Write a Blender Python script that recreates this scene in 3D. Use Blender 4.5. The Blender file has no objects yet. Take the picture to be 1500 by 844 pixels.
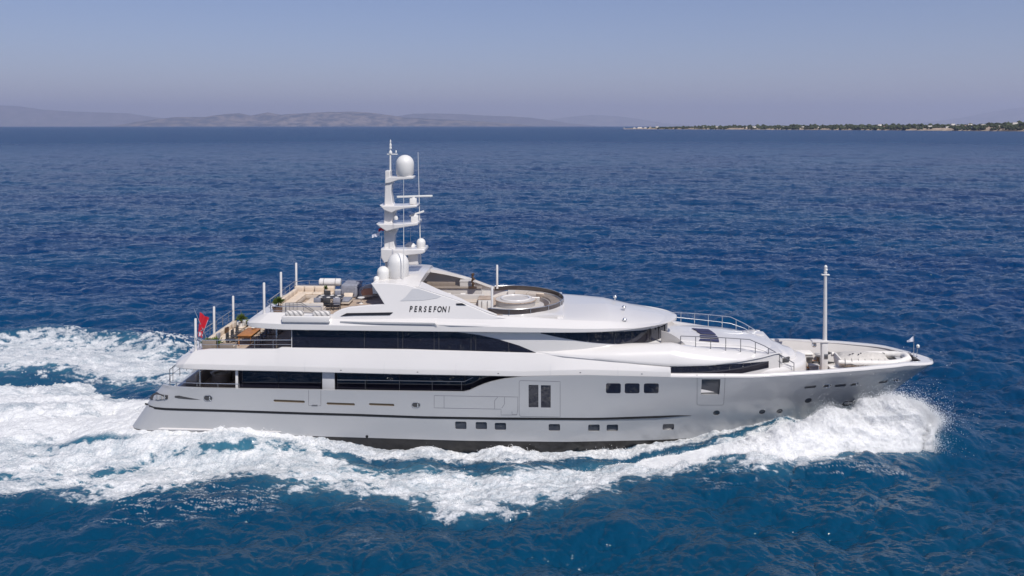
import bpy, bmesh, math, random
import numpy as np
from mathutils import Vector, Matrix

S = bpy.context.scene
C = S.collection
R = math.radians
random.seed(7)
rng = np.random.default_rng(11)

# ------------------------------------------------------------------ camera
F, U0, V0, CAMH = 1310.0, 750.0, 183.5, 21.9
cam = bpy.data.cameras.new('camera'); camo = bpy.data.objects.new('camera', cam); C.objects.link(camo)
camo.location = (0, 0, CAMH); camo.rotation_euler = (R(90), 0, 0)
cam.sensor_width = 36; cam.lens = 36*F/1500; cam.shift_y = -(422-V0)/1500
cam.clip_start = 1; cam.clip_end = 150000
S.camera = camo

# ------------------------------------------------------------------ light
SUN_EL, SUN_AZ = R(52), R(28)          # azimuth: from straight behind the camera towards the right
sdir = Vector((math.sin(SUN_AZ)*math.cos(SUN_EL), -math.cos(SUN_AZ)*math.cos(SUN_EL), math.sin(SUN_EL)))
w = bpy.data.worlds.new('World'); S.world = w; w.use_nodes = True
nt = w.node_tree; bg = nt.nodes['Background']
sky = nt.nodes.new('ShaderNodeTexSky'); sky.sky_type = 'NISHITA'; sky.sun_disc = False
sky.sun_elevation = SUN_EL; sky.sun_rotation = math.atan2(sdir.x, sdir.y)
sky.air_density = 1.0; sky.dust_density = 0.35; sky.ozone_density = 4.5; sky.altitude = 20
tn = nt.nodes.new('ShaderNodeMix'); tn.data_type = 'RGBA'; tn.blend_type = 'MULTIPLY'; tn.inputs[0].default_value = 1; tn.inputs[7].default_value = (.985, .865, .985, 1)
nt.links.new(sky.outputs[0], tn.inputs[6]); nt.links.new(tn.outputs[2], bg.inputs[0]); bg.inputs[1].default_value = 0.075
sl = bpy.data.lights.new('sun', 'SUN'); so = bpy.data.objects.new('sun', sl); C.objects.link(so)
sl.energy = 3.8; sl.angle = R(0.5); sl.color = (1, .95, .88)
so.rotation_euler = sdir.to_track_quat('Z', 'Y').to_euler()
S.view_settings.view_transform = 'Standard'; S.view_settings.look = 'None'
S.view_settings.exposure = 0.22; S.view_settings.gamma = 1; S.view_settings.use_curve_mapping = False
S.cycles.max_bounces = 7; S.cycles.volume_bounces = 1; S.cycles.use_denoising = True
S.cycles.caustics_reflective = False; S.cycles.caustics_refractive = False

# ------------------------------------------------------------------ yacht frame
YAW, HEEL, DC = R(2.5), R(1.4), 64.5
ROOTM = Matrix.Translation((0, DC, 0)) @ Matrix.Rotation(-YAW, 4, 'Z') @ Matrix.Rotation(HEEL, 4, 'X')
INV = ROOTM.inverted()
CO = INV @ Vector((0, 0, CAMH))
def ray(u, v): return INV.to_3x3() @ Vector(((u-U0)/F, 1, -(v-V0)/F))
def px(u, v, y):
    d = ray(u, v); t = (y-CO.y)/d.y; p = CO+d*t
    return p.x, p.z
def pz(u, v, z):                        # pixel on a deck level -> local x, y
    d = ray(u, v); t = (z-CO.z)/d.z; p = CO+d*t
    return p.x, p.y
def pxs(u, v, fy):                      # near-side surface y = -fy(x, z)
    y = -4.0
    for _ in range(14):
        x, z = px(u, v, y); y = .5*y-.5*fy(x, z)
    return Vector((x, y, z))
def wz(u, v, z=0.):                     # pixel on the water -> world x, y
    Y = (CAMH-z)*F/(v-V0); return (u-U0)/F*Y, Y
def ip(tab, x):
    return float(np.interp(x, [a for a, b in tab], [b for a, b in tab]))

# ------------------------------------------------------------------ materials
M = {}
def mat(name, col, rough=.5, metal=0., spec=.5, coat=0., noise=None, bump=None, wavy=None):
    m = bpy.data.materials.new(name); m.use_nodes = True; n = m.node_tree.nodes; l = m.node_tree.links
    b = n['Principled BSDF']
    b.inputs['Base Color'].default_value = (*col, 1); b.inputs['Roughness'].default_value = rough
    b.inputs['Metallic'].default_value = metal; b.inputs['Specular IOR Level'].default_value = spec
    b.inputs['Coat Weight'].default_value = coat; b.inputs['Coat Roughness'].default_value = .06
    tc = n.new('ShaderNodeTexCoord')
    if noise:
        sc, amt = noise
        t = n.new('ShaderNodeTexNoise'); t.inputs['Scale'].default_value = sc; t.inputs['Detail'].default_value = 5
        l.new(tc.outputs['Object'], t.inputs['Vector'])
        r = n.new('ShaderNodeMapRange'); r.inputs['To Min'].default_value = 1-amt; r.inputs['To Max'].default_value = 1+amt
        r.inputs['From Min'].default_value = .3; r.inputs['From Max'].default_value = .7
        l.new(t.outputs[0], r.inputs[0])
        mx = n.new('ShaderNodeMix'); mx.data_type = 'RGBA'; mx.blend_type = 'MULTIPLY'; mx.inputs[0].default_value = 1
        mx.inputs[6].default_value = (*col, 1); l.new(r.outputs[0], mx.inputs[7]); l.new(mx.outputs[2], b.inputs['Base Color'])
    if bump:
        sc, st = bump
        t = n.new('ShaderNodeTexNoise'); t.inputs['Scale'].default_value = sc; t.inputs['Detail'].default_value = 3
        l.new(tc.outputs['Object'], t.inputs['Vector'])
        bp = n.new('ShaderNodeBump'); bp.inputs['Strength'].default_value = st; bp.inputs['Distance'].default_value = .02
        l.new(t.outputs[0], bp.inputs['Height']); l.new(bp.outputs[0], b.inputs['Normal'])
    M[name] = m; return m
mat('white', (.67, .65, .635), .22, coat=.4, noise=(.35, .02), bump=(.5, .15))
mat('white_matt', (.70, .69, .67), .45, noise=(1.5, .03))
mat('grey_paint', (.50, .50, .51), .3, coat=.3, noise=(.5, .02))
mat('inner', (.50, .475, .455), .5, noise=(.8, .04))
mat('glass', (.014, .014, .024), .03, spec=.9, bump=(.35, .05))
mat('glass2', (.05, .055, .07), .06, spec=.6, bump=(.4, .05))
mat('black', (.012, .012, .014), .35)
mat('dark', (.05, .05, .055), .5, noise=(4, .2))
mat('steel', (.62, .63, .65), .22, metal=.9)
mat('steel_dark', (.25, .25, .26), .3, metal=.8)
mat('cream', (.62, .52, .42), .8, noise=(3, .06), bump=(14, .3))
mat('beige', (.50, .44, .38), .85, noise=(4, .08), bump=(14, .3))
mat('grey_cloth', (.24, .25, .30), .85, noise=(4, .15), bump=(9, .5))
mat('navy', (.03, .035, .09), .8, noise=(6, .1))
mat('taupe', (.24, .20, .17), .8, noise=(4, .1))
mat('orange_wood', (.40, .17, .05), .4, noise=(6, .2))
mat('pot', (.20, .13, .10), .8, noise=(8, .2))
mat('leaf', (.10, .15, .03), .6, noise=(6, .4))
mat('red', (.55, .012, .03), .7)
mat('bronze', (.12, .075, .05), .4, metal=.5)
mat('rubber', (.03, .03, .03), .7)
mat('tender_white', (.75, .72, .68), .6, noise=(5, .08), bump=(20, .3))
mat('glass_brown', (.07, .058, .055), .08, spec=.6)
mat('canvas', (.56, .53, .49), .8, noise=(4, .12), bump=(6, .9))
mat('tub_water', (.22, .40, .34), .05, spec=.6, bump=(9, .9))
mat('flag_white', (.7, .7, .78), .7)
mat('seam', (.16, .16, .18), .6)
mat('slot', (.18, .13, .08), .4, metal=.3)
mat('stucco', (.72, .68, .62), .9)
mat('tile', (.42, .22, .15), .9)

def teak():
    m = mat('teak', (.46, .36, .29), .7); n = m.node_tree.nodes; l = m.node_tree.links; b = n['Principled BSDF']
    tc = n.new('ShaderNodeTexCoord'); sp = n.new('ShaderNodeSeparateXYZ'); l.new(tc.outputs['Object'], sp.inputs[0])
    a = n.new('ShaderNodeMath'); a.operation = 'MULTIPLY'; a.inputs[1].default_value = 9; l.new(sp.outputs[1], a.inputs[0])
    f = n.new('ShaderNodeMath'); f.operation = 'FRACT'; l.new(a.outputs[0], f.inputs[0])
    g = n.new('ShaderNodeMath'); g.operation = 'LESS_THAN'; g.inputs[1].default_value = .12; l.new(f.outputs[0], g.inputs[0])
    t = n.new('ShaderNodeTexNoise'); t.inputs['Scale'].default_value = 3; l.new(tc.outputs['Object'], t.inputs['Vector'])
    r = n.new('ShaderNodeValToRGB'); r.color_ramp.elements[0].position = .3; r.color_ramp.elements[1].position = .7
    r.color_ramp.elements[0].color = (.38, .29, .22, 1); r.color_ramp.elements[1].color = (.52, .42, .34, 1)
    l.new(t.outputs[0], r.inputs[0])
    mx = n.new('ShaderNodeMix'); mx.data_type = 'RGBA'; l.new(g.outputs[0], mx.inputs[0]); l.new(r.outputs[0], mx.inputs[6])
    mx.inputs[7].default_value = (.12, .10, .09, 1); l.new(mx.outputs[2], b.inputs['Base Color'])
teak()
def stripes():
    m = mat('stripe_cloth', (.7, .68, .66), .85); n = m.node_tree.nodes; l = m.node_tree.links; b = n['Principled BSDF']
    tc = n.new('ShaderNodeTexCoord'); wv = n.new('ShaderNodeTexWave'); wv.inputs['Scale'].default_value = 1.6
    wv.inputs['Distortion'].default_value = 4; wv.bands_direction = 'DIAGONAL'
    l.new(tc.outputs['Object'], wv.inputs['Vector'])
    r = n.new('ShaderNodeValToRGB'); r.color_ramp.elements[0].position = .3; r.color_ramp.elements[1].position = .5
    r.color_ramp.elements[0].color = (.3, .29, .29, 1); r.color_ramp.elements[1].color = (.66, .63, .60, 1)
    l.new(wv.outputs[0], r.inputs[0]); l.new(r.outputs[0], b.inputs['Base Color'])
stripes()
def hull_paint():
    m = mat('hull_paint', (.46, .47, .49), .28, metal=.15, coat=.5); n = m.node_tree.nodes; l = m.node_tree.links; b = n['Principled BSDF']
    tc = n.new('ShaderNodeTexCoord'); sp = n.new('ShaderNodeSeparateXYZ'); l.new(tc.outputs['Object'], sp.inputs[0])
    t = n.new('ShaderNodeTexNoise'); t.inputs['Scale'].default_value = .12; t.inputs['Detail'].default_value = 6
    l.new(tc.outputs['Object'], t.inputs['Vector'])
    r = n.new('ShaderNodeValToRGB'); r.color_ramp.elements[0].position = .3; r.color_ramp.elements[1].position = .7
    r.color_ramp.elements[0].color = (.405, .41, .425, 1); r.color_ramp.elements[1].color = (.45, .455, .465, 1)
    l.new(t.outputs[0], r.inputs[0])
    k = n.new('ShaderNodeMath'); k.operation = 'MULTIPLY_ADD'; k.inputs[1].default_value = .016; l.new(sp.outputs[0], k.inputs[0]); l.new(sp.outputs[2], k.inputs[2])
    q = n.new('ShaderNodeMath'); q.operation = 'LESS_THAN'; q.inputs[1].default_value = .78; l.new(k.outputs[0], q.inputs[0])
    mx = n.new('ShaderNodeMix'); mx.data_type = 'RGBA'; l.new(q.outputs[0], mx.inputs[0]); l.new(r.outputs[0], mx.inputs[6])
    mx.inputs[7].default_value = (.012, .011, .012, 1); l.new(mx.outputs[2], b.inputs['Base Color'])
    # very slight unfairness of the plating and salt streaks
    t2 = n.new('ShaderNodeTexNoise'); t2.inputs['Scale'].default_value = .5; l.new(tc.outputs['Object'], t2.inputs['Vector'])
    bp = n.new('ShaderNodeBump'); bp.inputs['Strength'].default_value = .25; bp.inputs['Distance'].default_value = .04
    l.new(t2.outputs[0], bp.inputs['Height']); l.new(bp.outputs[0], b.inputs['Normal'])
hull_paint()

# ------------------------------------------------------------------ mesh helpers
def link(name, me, parent=None, mats=None):
    o = bpy.data.objects.new(name, me); C.objects.link(o)
    for m in (mats or []): me.materials.append(m if not isinstance(m, str) else M[m])
    if parent is not None: o.parent = parent
    return o
def tag(o, label=None, cat=None, group=None, kind=None):
    if label: o['label'] = label
    if cat: o['category'] = cat
    if group: o['group'] = group
    if kind: o['kind'] = kind
    return o
class MB:
    def __init__(s): s.v = []; s.f = []; s.mi = []
    def add(s, vs, fs, mi=0):
        k = len(s.v); s.v += [tuple(p) for p in vs]; s.f += [tuple(i+k for i in f) for f in fs]; s.mi += [mi]*len(fs); return s
    def bm(s, b, mi=0):
        b.verts.index_update(); s.add([v.co for v in b.verts], [[v.index for v in f.verts] for f in b.faces], mi); b.free(); return s
    def box(s, c, d, r=.02, rot=0, seg=2, mi=0, tilt=0):
        b = bmesh.new(); bmesh.ops.create_cube(b, size=1)
        bmesh.ops.scale(b, vec=d, verts=b.verts)
        if r > 0: bmesh.ops.bevel(b, geom=list(b.edges), offset=min(r, min(d)*.45), segments=seg, affect='EDGES', profile=.5)
        mt = Matrix.Translation(c) @ Matrix.Rotation(rot, 4, 'Z') @ Matrix.Rotation(tilt, 4, 'Y')
        bmesh.ops.transform(b, matrix=mt, verts=b.verts); return s.bm(b, mi)
    def tube(s, pts, r, n=8, mi=0, cap=True):
        pts = [Vector(p) for p in pts]; rs = r if isinstance(r, (list, tuple)) else [r]*len(pts); rings = []
        up0 = None
        for i, p in enumerate(pts):
            d = (pts[min(i+1, len(pts)-1)]-pts[max(i-1, 0)]).normalized()
            ref = Vector((0, 0, 1)) if abs(d.z) < .9 else Vector((0, 1, 0))
            a = d.cross(ref).normalized() if up0 is None else (up0-d*up0.dot(d)).normalized(); up0 = a
            b = d.cross(a)
            rings.append([p+(a*math.cos(2*math.pi*k/n)+b*math.sin(2*math.pi*k/n))*rs[i] for k in range(n)])
        return s.loft(rings, closed=True, caps=cap, mi=mi)
    def loft(s, rings, closed=True, caps=True, mi=0):
        n = len(rings[0]); vs = [p for r in rings for p in r]; fs = []
        for i in range(len(rings)-1):
            for k in range(n if closed else n-1):
                a, b = i*n+k, i*n+(k+1) % n
                fs.append((a, b, b+n, a+n))
        if caps and closed: fs.append(tuple(range(n))[::-1]); fs.append(tuple(range((len(rings)-1)*n, len(rings)*n)))
        return s.add(vs, fs, mi)
    def lathe(s, c, prof, n=24, mi=0, sx=1, sy=1):
        rings = [[(c[0]+r*sx*math.cos(2*math.pi*k/n), c[1]+r*sy*math.sin(2*math.pi*k/n), c[2]+z) for k in range(n)] for r, z in prof]
        return s.loft(rings, True, True, mi)
    def prism(s, pts, vec, mi=0):
        n = len(pts); a = [Vector(p) for p in pts]; b = [p+Vector(vec) for p in a]
        fs = [tuple(range(n)), tuple(range(n, 2*n))[::-1]]+[(k, k+n, (k+1) % n+n, (k+1) % n) for k in range(n)]
        return s.add(a+b, fs, mi)
    def build(s, name, mats, parent=None, smooth=35, bevel=0):
        me = bpy.data.meshes.new(name); me.from_pydata(s.v, [], s.f)
        b = bmesh.new(); b.from_mesh(me); bmesh.ops.recalc_face_normals(b, faces=b.faces)
        b.to_mesh(me); b.free()
        if len(me.polygons) == len(s.mi): me.polygons.foreach_set('material_index', s.mi)
        if smooth: me.shade_smooth(); me.set_sharp_from_angle(angle=R(smooth))
        o = link(name, me, parent, mats if isinstance(mats, list) else [mats])
        if bevel:
            md = o.modifiers.new('bevel', 'BEVEL'); md.width = bevel; md.segments = 2; md.limit_method = 'ANGLE'; md.angle_limit = R(40)
        return o
def sym(sec):      # near-half section (y<=0) from bottom centre to top centre -> closed ring
    return [(y, z) for y, z in sec]+[(-y, z) for y, z in reversed(sec)]
def loftx(mb, xs, sec, mi=0):
    rings = []
    for x in xs: rings.append([(x, y, z) for y, z in sym(sec(x))])
    return mb.loft(rings, True, True, mi)
def fbm(x, y, scale, octs=5, seed=0, gain=.5):      # numpy value noise
    out = np.zeros_like(x, dtype=float); amp = 1.; tot = 0.
    for o in range(octs):
        r = np.random.default_rng(seed*101+o); T = r.random((256, 256))
        X = x/scale*2**o+o*17.3; Y = y/scale*2**o+o*5.7
        xi = np.floor(X).astype(int); yi = np.floor(Y).astype(int); fx = X-xi; fy = Y-yi
        fx = fx*fx*(3-2*fx); fy = fy*fy*(3-2*fy)
        a = T[xi & 255, yi & 255]; b = T[(xi+1) & 255, yi & 255]; c = T[xi & 255, (yi+1) & 255]; d = T[(xi+1) & 255, (yi+1) & 255]
        out += amp*((a*(1-fx)+b*fx)*(1-fy)+(c*(1-fx)+d*fx)*fy); tot += amp; amp *= gain
    return out/tot
def inpoly(px_, py_, poly):
    ins = np.zeros(px_.shape, bool); n = len(poly)
    for i in range(n):
        x1, y1 = poly[i]; x2, y2 = poly[(i+1) % n]
        c = ((y1 > py_) != (y2 > py_)) & (px_ < (x2-x1)*(py_-y1)/((y2-y1) if y2 != y1 else 1e-9)+x1)
        ins ^= c
    return ins
def distline(X, Y, pts):
    d = np.full(X.shape, 1e9)
    for (x1, y1), (x2, y2) in zip(pts[:-1], pts[1:]):
        dx, dy = x2-x1, y2-y1; t = np.clip(((X-x1)*dx+(Y-y1)*dy)/(dx*dx+dy*dy), 0, 1)
        d = np.minimum(d, np.hypot(X-x1-t*dx, Y-y1-t*dy))
    return d
def distpoly(X, Y, poly):                            # signed: positive inside
    d = distline(X, Y, list(poly)+[poly[0]]); return np.where(inpoly(X, Y, poly), d, -d)
def fastmesh(name, co, quads):
    me = bpy.data.meshes.new(name); nv, nq = len(co), len(quads); k = quads.shape[1]
    me.vertices.add(nv); me.vertices.foreach_set('co', co.astype(np.float32).ravel())
    me.loops.add(nq*k); me.loops.foreach_set('vertex_index', quads.astype(np.int32).ravel())
    me.polygons.add(nq); me.polygons.foreach_set('loop_start', np.arange(0, nq*k, k, dtype=np.int32))
    me.polygons.foreach_set('use_smooth', np.ones(nq, bool)); me.update(calc_edges=True); return me

# ------------------------------------------------------------------ sea
def ocean_tile(L, N, Lw, lcut, wdir, rms, chop, seed, lmax=None):
    r = np.random.default_rng(seed)
    k1 = np.fft.fftfreq(N, 1/N)*2*np.pi/L; kx, ky = np.meshgrid(k1, k1, indexing='ij'); k = np.hypot(kx, ky); k[0, 0] = 1
    c = (kx*wdir[0]+ky*wdir[1])/k
    P = np.exp(-1/(k*Lw)**2)/k**4*(.12+.88*c*c)*np.exp(-(k*lcut)**2)
    if lmax: P *= np.exp(-(2*np.pi/(k*lmax))**4)
    P[0, 0] = 0
    h = np.fft.fft2(r.standard_normal((N, N)))*np.sqrt(P)
    H = np.fft.ifft2(h).real; sc = rms/H.std(); H *= sc
    DX = np.fft.ifft2(-1j*h*kx/k).real*sc*chop; DY = np.fft.ifft2(-1j*h*ky/k).real*sc*chop
    return L, N, H, DX, DY
def sample(tile, X, Y, rot):
    L, N, H, DX, DY = tile; c, s = math.cos(rot), math.sin(rot)
    x = (X*c+Y*s)/L*N; y = (-X*s+Y*c)/L*N
    xi = np.floor(x).astype(int); yi = np.floor(y).astype(int); fx = x-xi; fy = y-yi
    a, b = xi % N, (xi+1) % N; d, e = yi % N, (yi+1) % N
    def g(T): return (T[a, d]*(1-fx)+T[b, d]*fx)*(1-fy)+(T[a, e]*(1-fx)+T[b, e]*fx)*fy
    hx, hy = g(DX), g(DY)
    return g(H), hx*c-hy*s, hx*s+hy*c
rr = np.concatenate([np.linspace(3, 34, 30)**1., 1/np.linspace(1/35., 1/15000., 1150)])
th = np.concatenate([np.linspace(-180, -37, 70)[:-1], np.linspace(-37, 37, 1560), np.linspace(37, 180, 70)[1:]])*math.pi/180
TH, RR = np.meshgrid(th, rr)
GX, GY = RR*np.sin(TH), RR*np.cos(TH)
tA = ocean_tile(53., 1024, 1.5, .035, (.35, .94), .125, 1.1, 3)
tB = ocean_tile(190., 512, 5.0, .3, (.2, .98), .18, 1.2, 5)
tC = ocean_tile(31., 512, .6, .03, (-.3, .95), .062, 1.0, 8)
tD = ocean_tile(11.3, 256, .22, .02, (.5, .85), .017, .8, 14)
hA = sample(tA, GX, GY, .12); hB = sample(tB, GX, GY, -.3); hC = sample(tC, GX, GY, .6); hD = sample(tD, GX, GY, -.2); fd = np.clip(1.6-RR/90, 0, 1)
calm = 1-.0*RR
gust = .75+.5*fbm(GX, GY*1.6, 60, 4, 77)
Z = hA[0]*gust+hB[0]+hC[0]*gust+hD[0]*fd; OX = hA[1]+hB[1]+hC[1]+hD[1]*fd; OY = hA[2]+hB[2]+hC[2]+hD[2]*fd

def W(pts): return [wz(u, v) for u, v in pts]
near_lo = [(-260, 772), (0, 742), (90, 736), (150, 746), (250, 742), (330, 724), (420, 730), (520, 735), (600, 746), (690, 758), (780, 752), (870, 742), (905, 724), (1000, 705), (1090, 700), (1160, 708), (1200, 698), (1290, 682), (1345, 676), (1372, 664)]
near_hi = [(1372, 640), (1330, 636), (1240, 640), (1130, 648), (1080, 656), (1020, 664), (940, 672), (870, 676), (740, 682), (640, 684), (560, 676), (500, 665), (440, 652), (330, 640), (190, 630), (0, 628), (-260, 622)]
P1 = W(near_lo+near_hi)
P2 = W([(-260, 556), (0, 560), (60, 566), (130, 560), (165, 572), (192, 592), (165, 612), (90, 625), (0, 628), (-260, 622)])
P3 = W([(-260, 498), (0, 507), (60, 495), (120, 499), (180, 503), (250, 512), (300, 530), (300, 566), (130, 560), (0, 555), (-260, 552)])
hullline = W([(1180, 640), (1130, 648), (1060, 655), (950, 661), (850, 664), (700, 667), (560, 668), (490, 662), (420, 655), (330, 648), (190, 640)])
sel = (RR < 260) & (RR > 34) & (np.abs(TH) < R(50))
X, Y = GX[sel], GY[sel]
wx = (fbm(X, Y, 3.0, 6, 1, .58)-.5)*3.4; wy = (fbm(X, Y, 3.0, 6, 2, .58)-.5)*3.0
d1 = distpoly(X+wx, Y+wy, P1)+.35; d2 = distpoly(X+wx*1.2, Y+wy*1.6, P2); d3 = distpoly(X+wx*1.5, Y+wy*2, P3)
dh = distline(X+wx*.12, Y+wy*.12, hullline)
# veins and patches of the lace
n1 = fbm(X*.62+Y*.15+wx*.5, Y*1.5+wy*.5, 2.1, 6, 3, .58); n2 = fbm(X*.7, Y*1.6, .7, 4, 4, .6)
r1 = 1-np.abs(2*fbm(X+wx*.6, Y*1.7+wy*.6, 1.7, 5, 5, .55)-1)*2.6; r2 = 1-np.abs(2*fbm(X+wx*.4, Y*1.6+wy*.4, .75, 4, 6, .55)-1)*2.6
r3 = 1-np.abs(2*fbm(X*.55+wx*.3, Y*1.9, 3.6, 5, 7, .5)-1)*2.2
sm = lambda a, b, x: (lambda t: t*t*(3-2*t))(np.clip((x-a)/(b-a), 0, 1))
bigp = fbm(X*.55, Y*1.1, 7, 4, 9)
dens = .34+.72*sm(-.5, 3.4, d1)
dens = np.where(d1 > 0, dens, 0)*(.80+.5*(bigp-.5)*1.5+.1)
aft = sm(10, 60, -X)                                   # lacier far astern
dens1 = dens*(1-.25*aft)
dens2 = np.where(d2 > 0, .62+.4*sm(0, 2.0, d2)+.5*(bigp-.5), 0)
dens3 = np.where(d3 > 0, .56+.36*sm(0, 5, d3)+.5*(fbm(X*.16, Y*.9, 5, 5, 12)-.5), 0)
D_ = np.maximum(np.maximum(dens1, dens2), dens3)
D_ = np.maximum(D_, 1.0*sm(1.15, .3, dh)); D_ = np.maximum(D_, .62*sm(3.0, .6, dh))
# dark streaks inside the band
for pts, wd, am in [([(500, 672), (560, 679), (610, 683), (720, 682), (860, 676), (960, 670), (1080, 657), (1130, 650)], .7, .42),
                    ([(0, 642), (90, 648), (200, 652)], 1.1, .45), ([(150, 690), (260, 672), (420, 668)], 1.2, .35),
                    ([(0, 600), (60, 616), (150, 615)], 1.3, .3),
                    ([(0, 700), (120, 704), (230, 700)], 1.6, .35), ([(-200, 552), (0, 552), (120, 553), (230, 566)], 1.2, .25)]:
    dd = distline(X+wx*.35, Y+wy*.35, W(pts)); D_ = D_-am*.8*sm(wd*1.2, wd*.2, dd)*(D_ > 0)
D_ = np.clip(D_, 0, 1.15)
n3 = fbm(X*.8, Y*1.5, .26, 3, 66, .6)
pat = .34*(n3-.5)+.30*n1+.22*n2+.26*(1-np.clip(r1, 0, 1))+.14*(1-np.clip(r2, 0, 1))+.16*(1-np.clip(r3, 0, 1))
foam = sm(-.09, .17, D_*1.05-pat*1.06)*(D_ > .02)
# loose flecks on crests near the wake, and a few small whitecaps
rx = 1-np.abs(2*fbm(X*.35+wx*.5, Y*1.7+wy*.3, .8, 5, 67, .6)-1)*3.2
fl = sm(.80, .99, rx)*sm(-7, -.2, d1)*(d1 < 0)*sm(.10, .3, hA[0][sel]+.5*hB[0][sel]+.12*(bigp-.3))
foam *= .50+.56*np.clip(1.5*fbm(X*.5+wx*.3, Y*1.2, .5, 4, 61, .6)+.9*n1-.75, 0, 1)
foam = np.maximum(foam, .5*fl*sm(.5, .7, bigp)*(.4+.9*n2))
foam = np.maximum(foam, .8*sm(.60, .8, r2)*sm(-6, -.5, d3)*(d3 < 0)*sm(.05, .22, hB[0][sel]+hA[0][sel])*(bigp > .5))
aer = np.clip(np.maximum.reduce([sm(-1.5, 3, d1), sm(-2, 2, d2), sm(-3, 3, d3)])*(.35+.8*n1), 0, 1)
aer = np.maximum(aer*.8, .18*sm(4, .5, dh))
# wake relief
cy_, sy_ = math.cos(YAW), math.sin(YAW)
lx = X*cy_-(Y-DC)*sy_; ly = X*sy_+(Y-DC)*cy_
bwx = np.interp(lx, [-27, -25, -20, 5, 10, 15, 19, 22, 24], [3.6, 4.2, 4.5, 4.5, 3.8, 2.8, 1.7, .5, .0])
hd = np.clip(np.abs(ly)-bwx, 0, None)
hpf = np.interp(lx, [-40, -30, -25.5, -20, -15.5, -13, -10.5, -8, 4, 8, 12, 16, 19, 23], [0, .3, .95, 1.0, .95, .8, .35, .0, .0, .0, .2, .8, 1.6, .6])
foam = np.maximum(foam, sm(1.3, .5, hd)*np.interp(lx, [-27, -25, -14, -10, 5, 10], [1, 1, 1, .0, .0, .0])*sm(.2, .4, n1))
H = np.zeros_like(X); fm = np.clip(np.maximum(D_, 0), 0, 1)
H += fm*((fbm(X, Y, 2.6, 5, 21)-.5)*.75+(fbm(X, Y*1.3, .55, 4, 22, .6)-.5)*.42)
H += .30*sm(-3.5, .8, d1)*sm(6, 1, d1)+.25*foam*(fbm(X, Y, .3, 3, 23)-.3)*.5
H += .75*sm(0, 3.5, d2)*(.6+.8*bigp)
H += .9*np.exp(-(distline(X, Y, W([(-260, 494), (0, 500), (60, 492), (170, 500), (250, 512)]))/2.6)**2)*(.5+bigp)
H += .35*np.exp(-(distline(X, Y, W([(-200, 536), (60, 533), (200, 536)]))/4)**2)
H -= .30*np.exp(-(distline(X, Y, W([(420, 664), (600, 681), (720, 681), (860, 676), (1000, 664)]))/1.4)**2)
H += .45*np.exp(-(distline(X, Y, W([(1372, 652), (1300, 655), (1200, 672), (1120, 684), (1000, 692)]))/2.6)**2)*(.7+.6*bigp)
# diverging bow-wave crests running out to the bottom right
for i, (pts, a, wd) in enumerate([([(700, 790), (900, 760), (1100, 720), (1250, 700)], .22, 2.2), ([(500, 830), (760, 800), (1000, 765)], .16, 2.4), ([(900, 800), (1100, 770), (1300, 722)], .14, 2.)]):
    H += a*np.exp(-(distline(X+wx*.5, Y+wy*.5, W(pts))/wd)**2)
Z[sel] = Z[sel]*(1-.45*np.clip(fm, 0, 1))+H
OX[sel] *= 1-.6*fm; OY[sel] *= 1-.6*fm
Z[sel] += hpf*np.exp(-(hd/2.4)**2)
inn = RR < 34
co = np.stack([GX+OX, GY+OY, Z], -1).reshape(-1, 3)
nr, nc = GX.shape; ii = np.arange(nr*nc).reshape(nr, nc)
q = np.stack([ii[:-1, :-1], ii[:-1, 1:], ii[1:, 1:], ii[1:, :-1]], -1).reshape(-1, 4)[:, ::-1]
me = fastmesh('sea', co, q)
A1 = np.zeros(GX.shape, np.float32); A1[sel] = foam; A2 = np.zeros(GX.shape, np.float32); A2[sel] = aer
for nm, a in (('foam', A1), ('aer', A2)):
    at = me.attributes.new(nm, 'FLOAT', 'POINT'); at.data.foreach_set('value', a.ravel())
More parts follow.
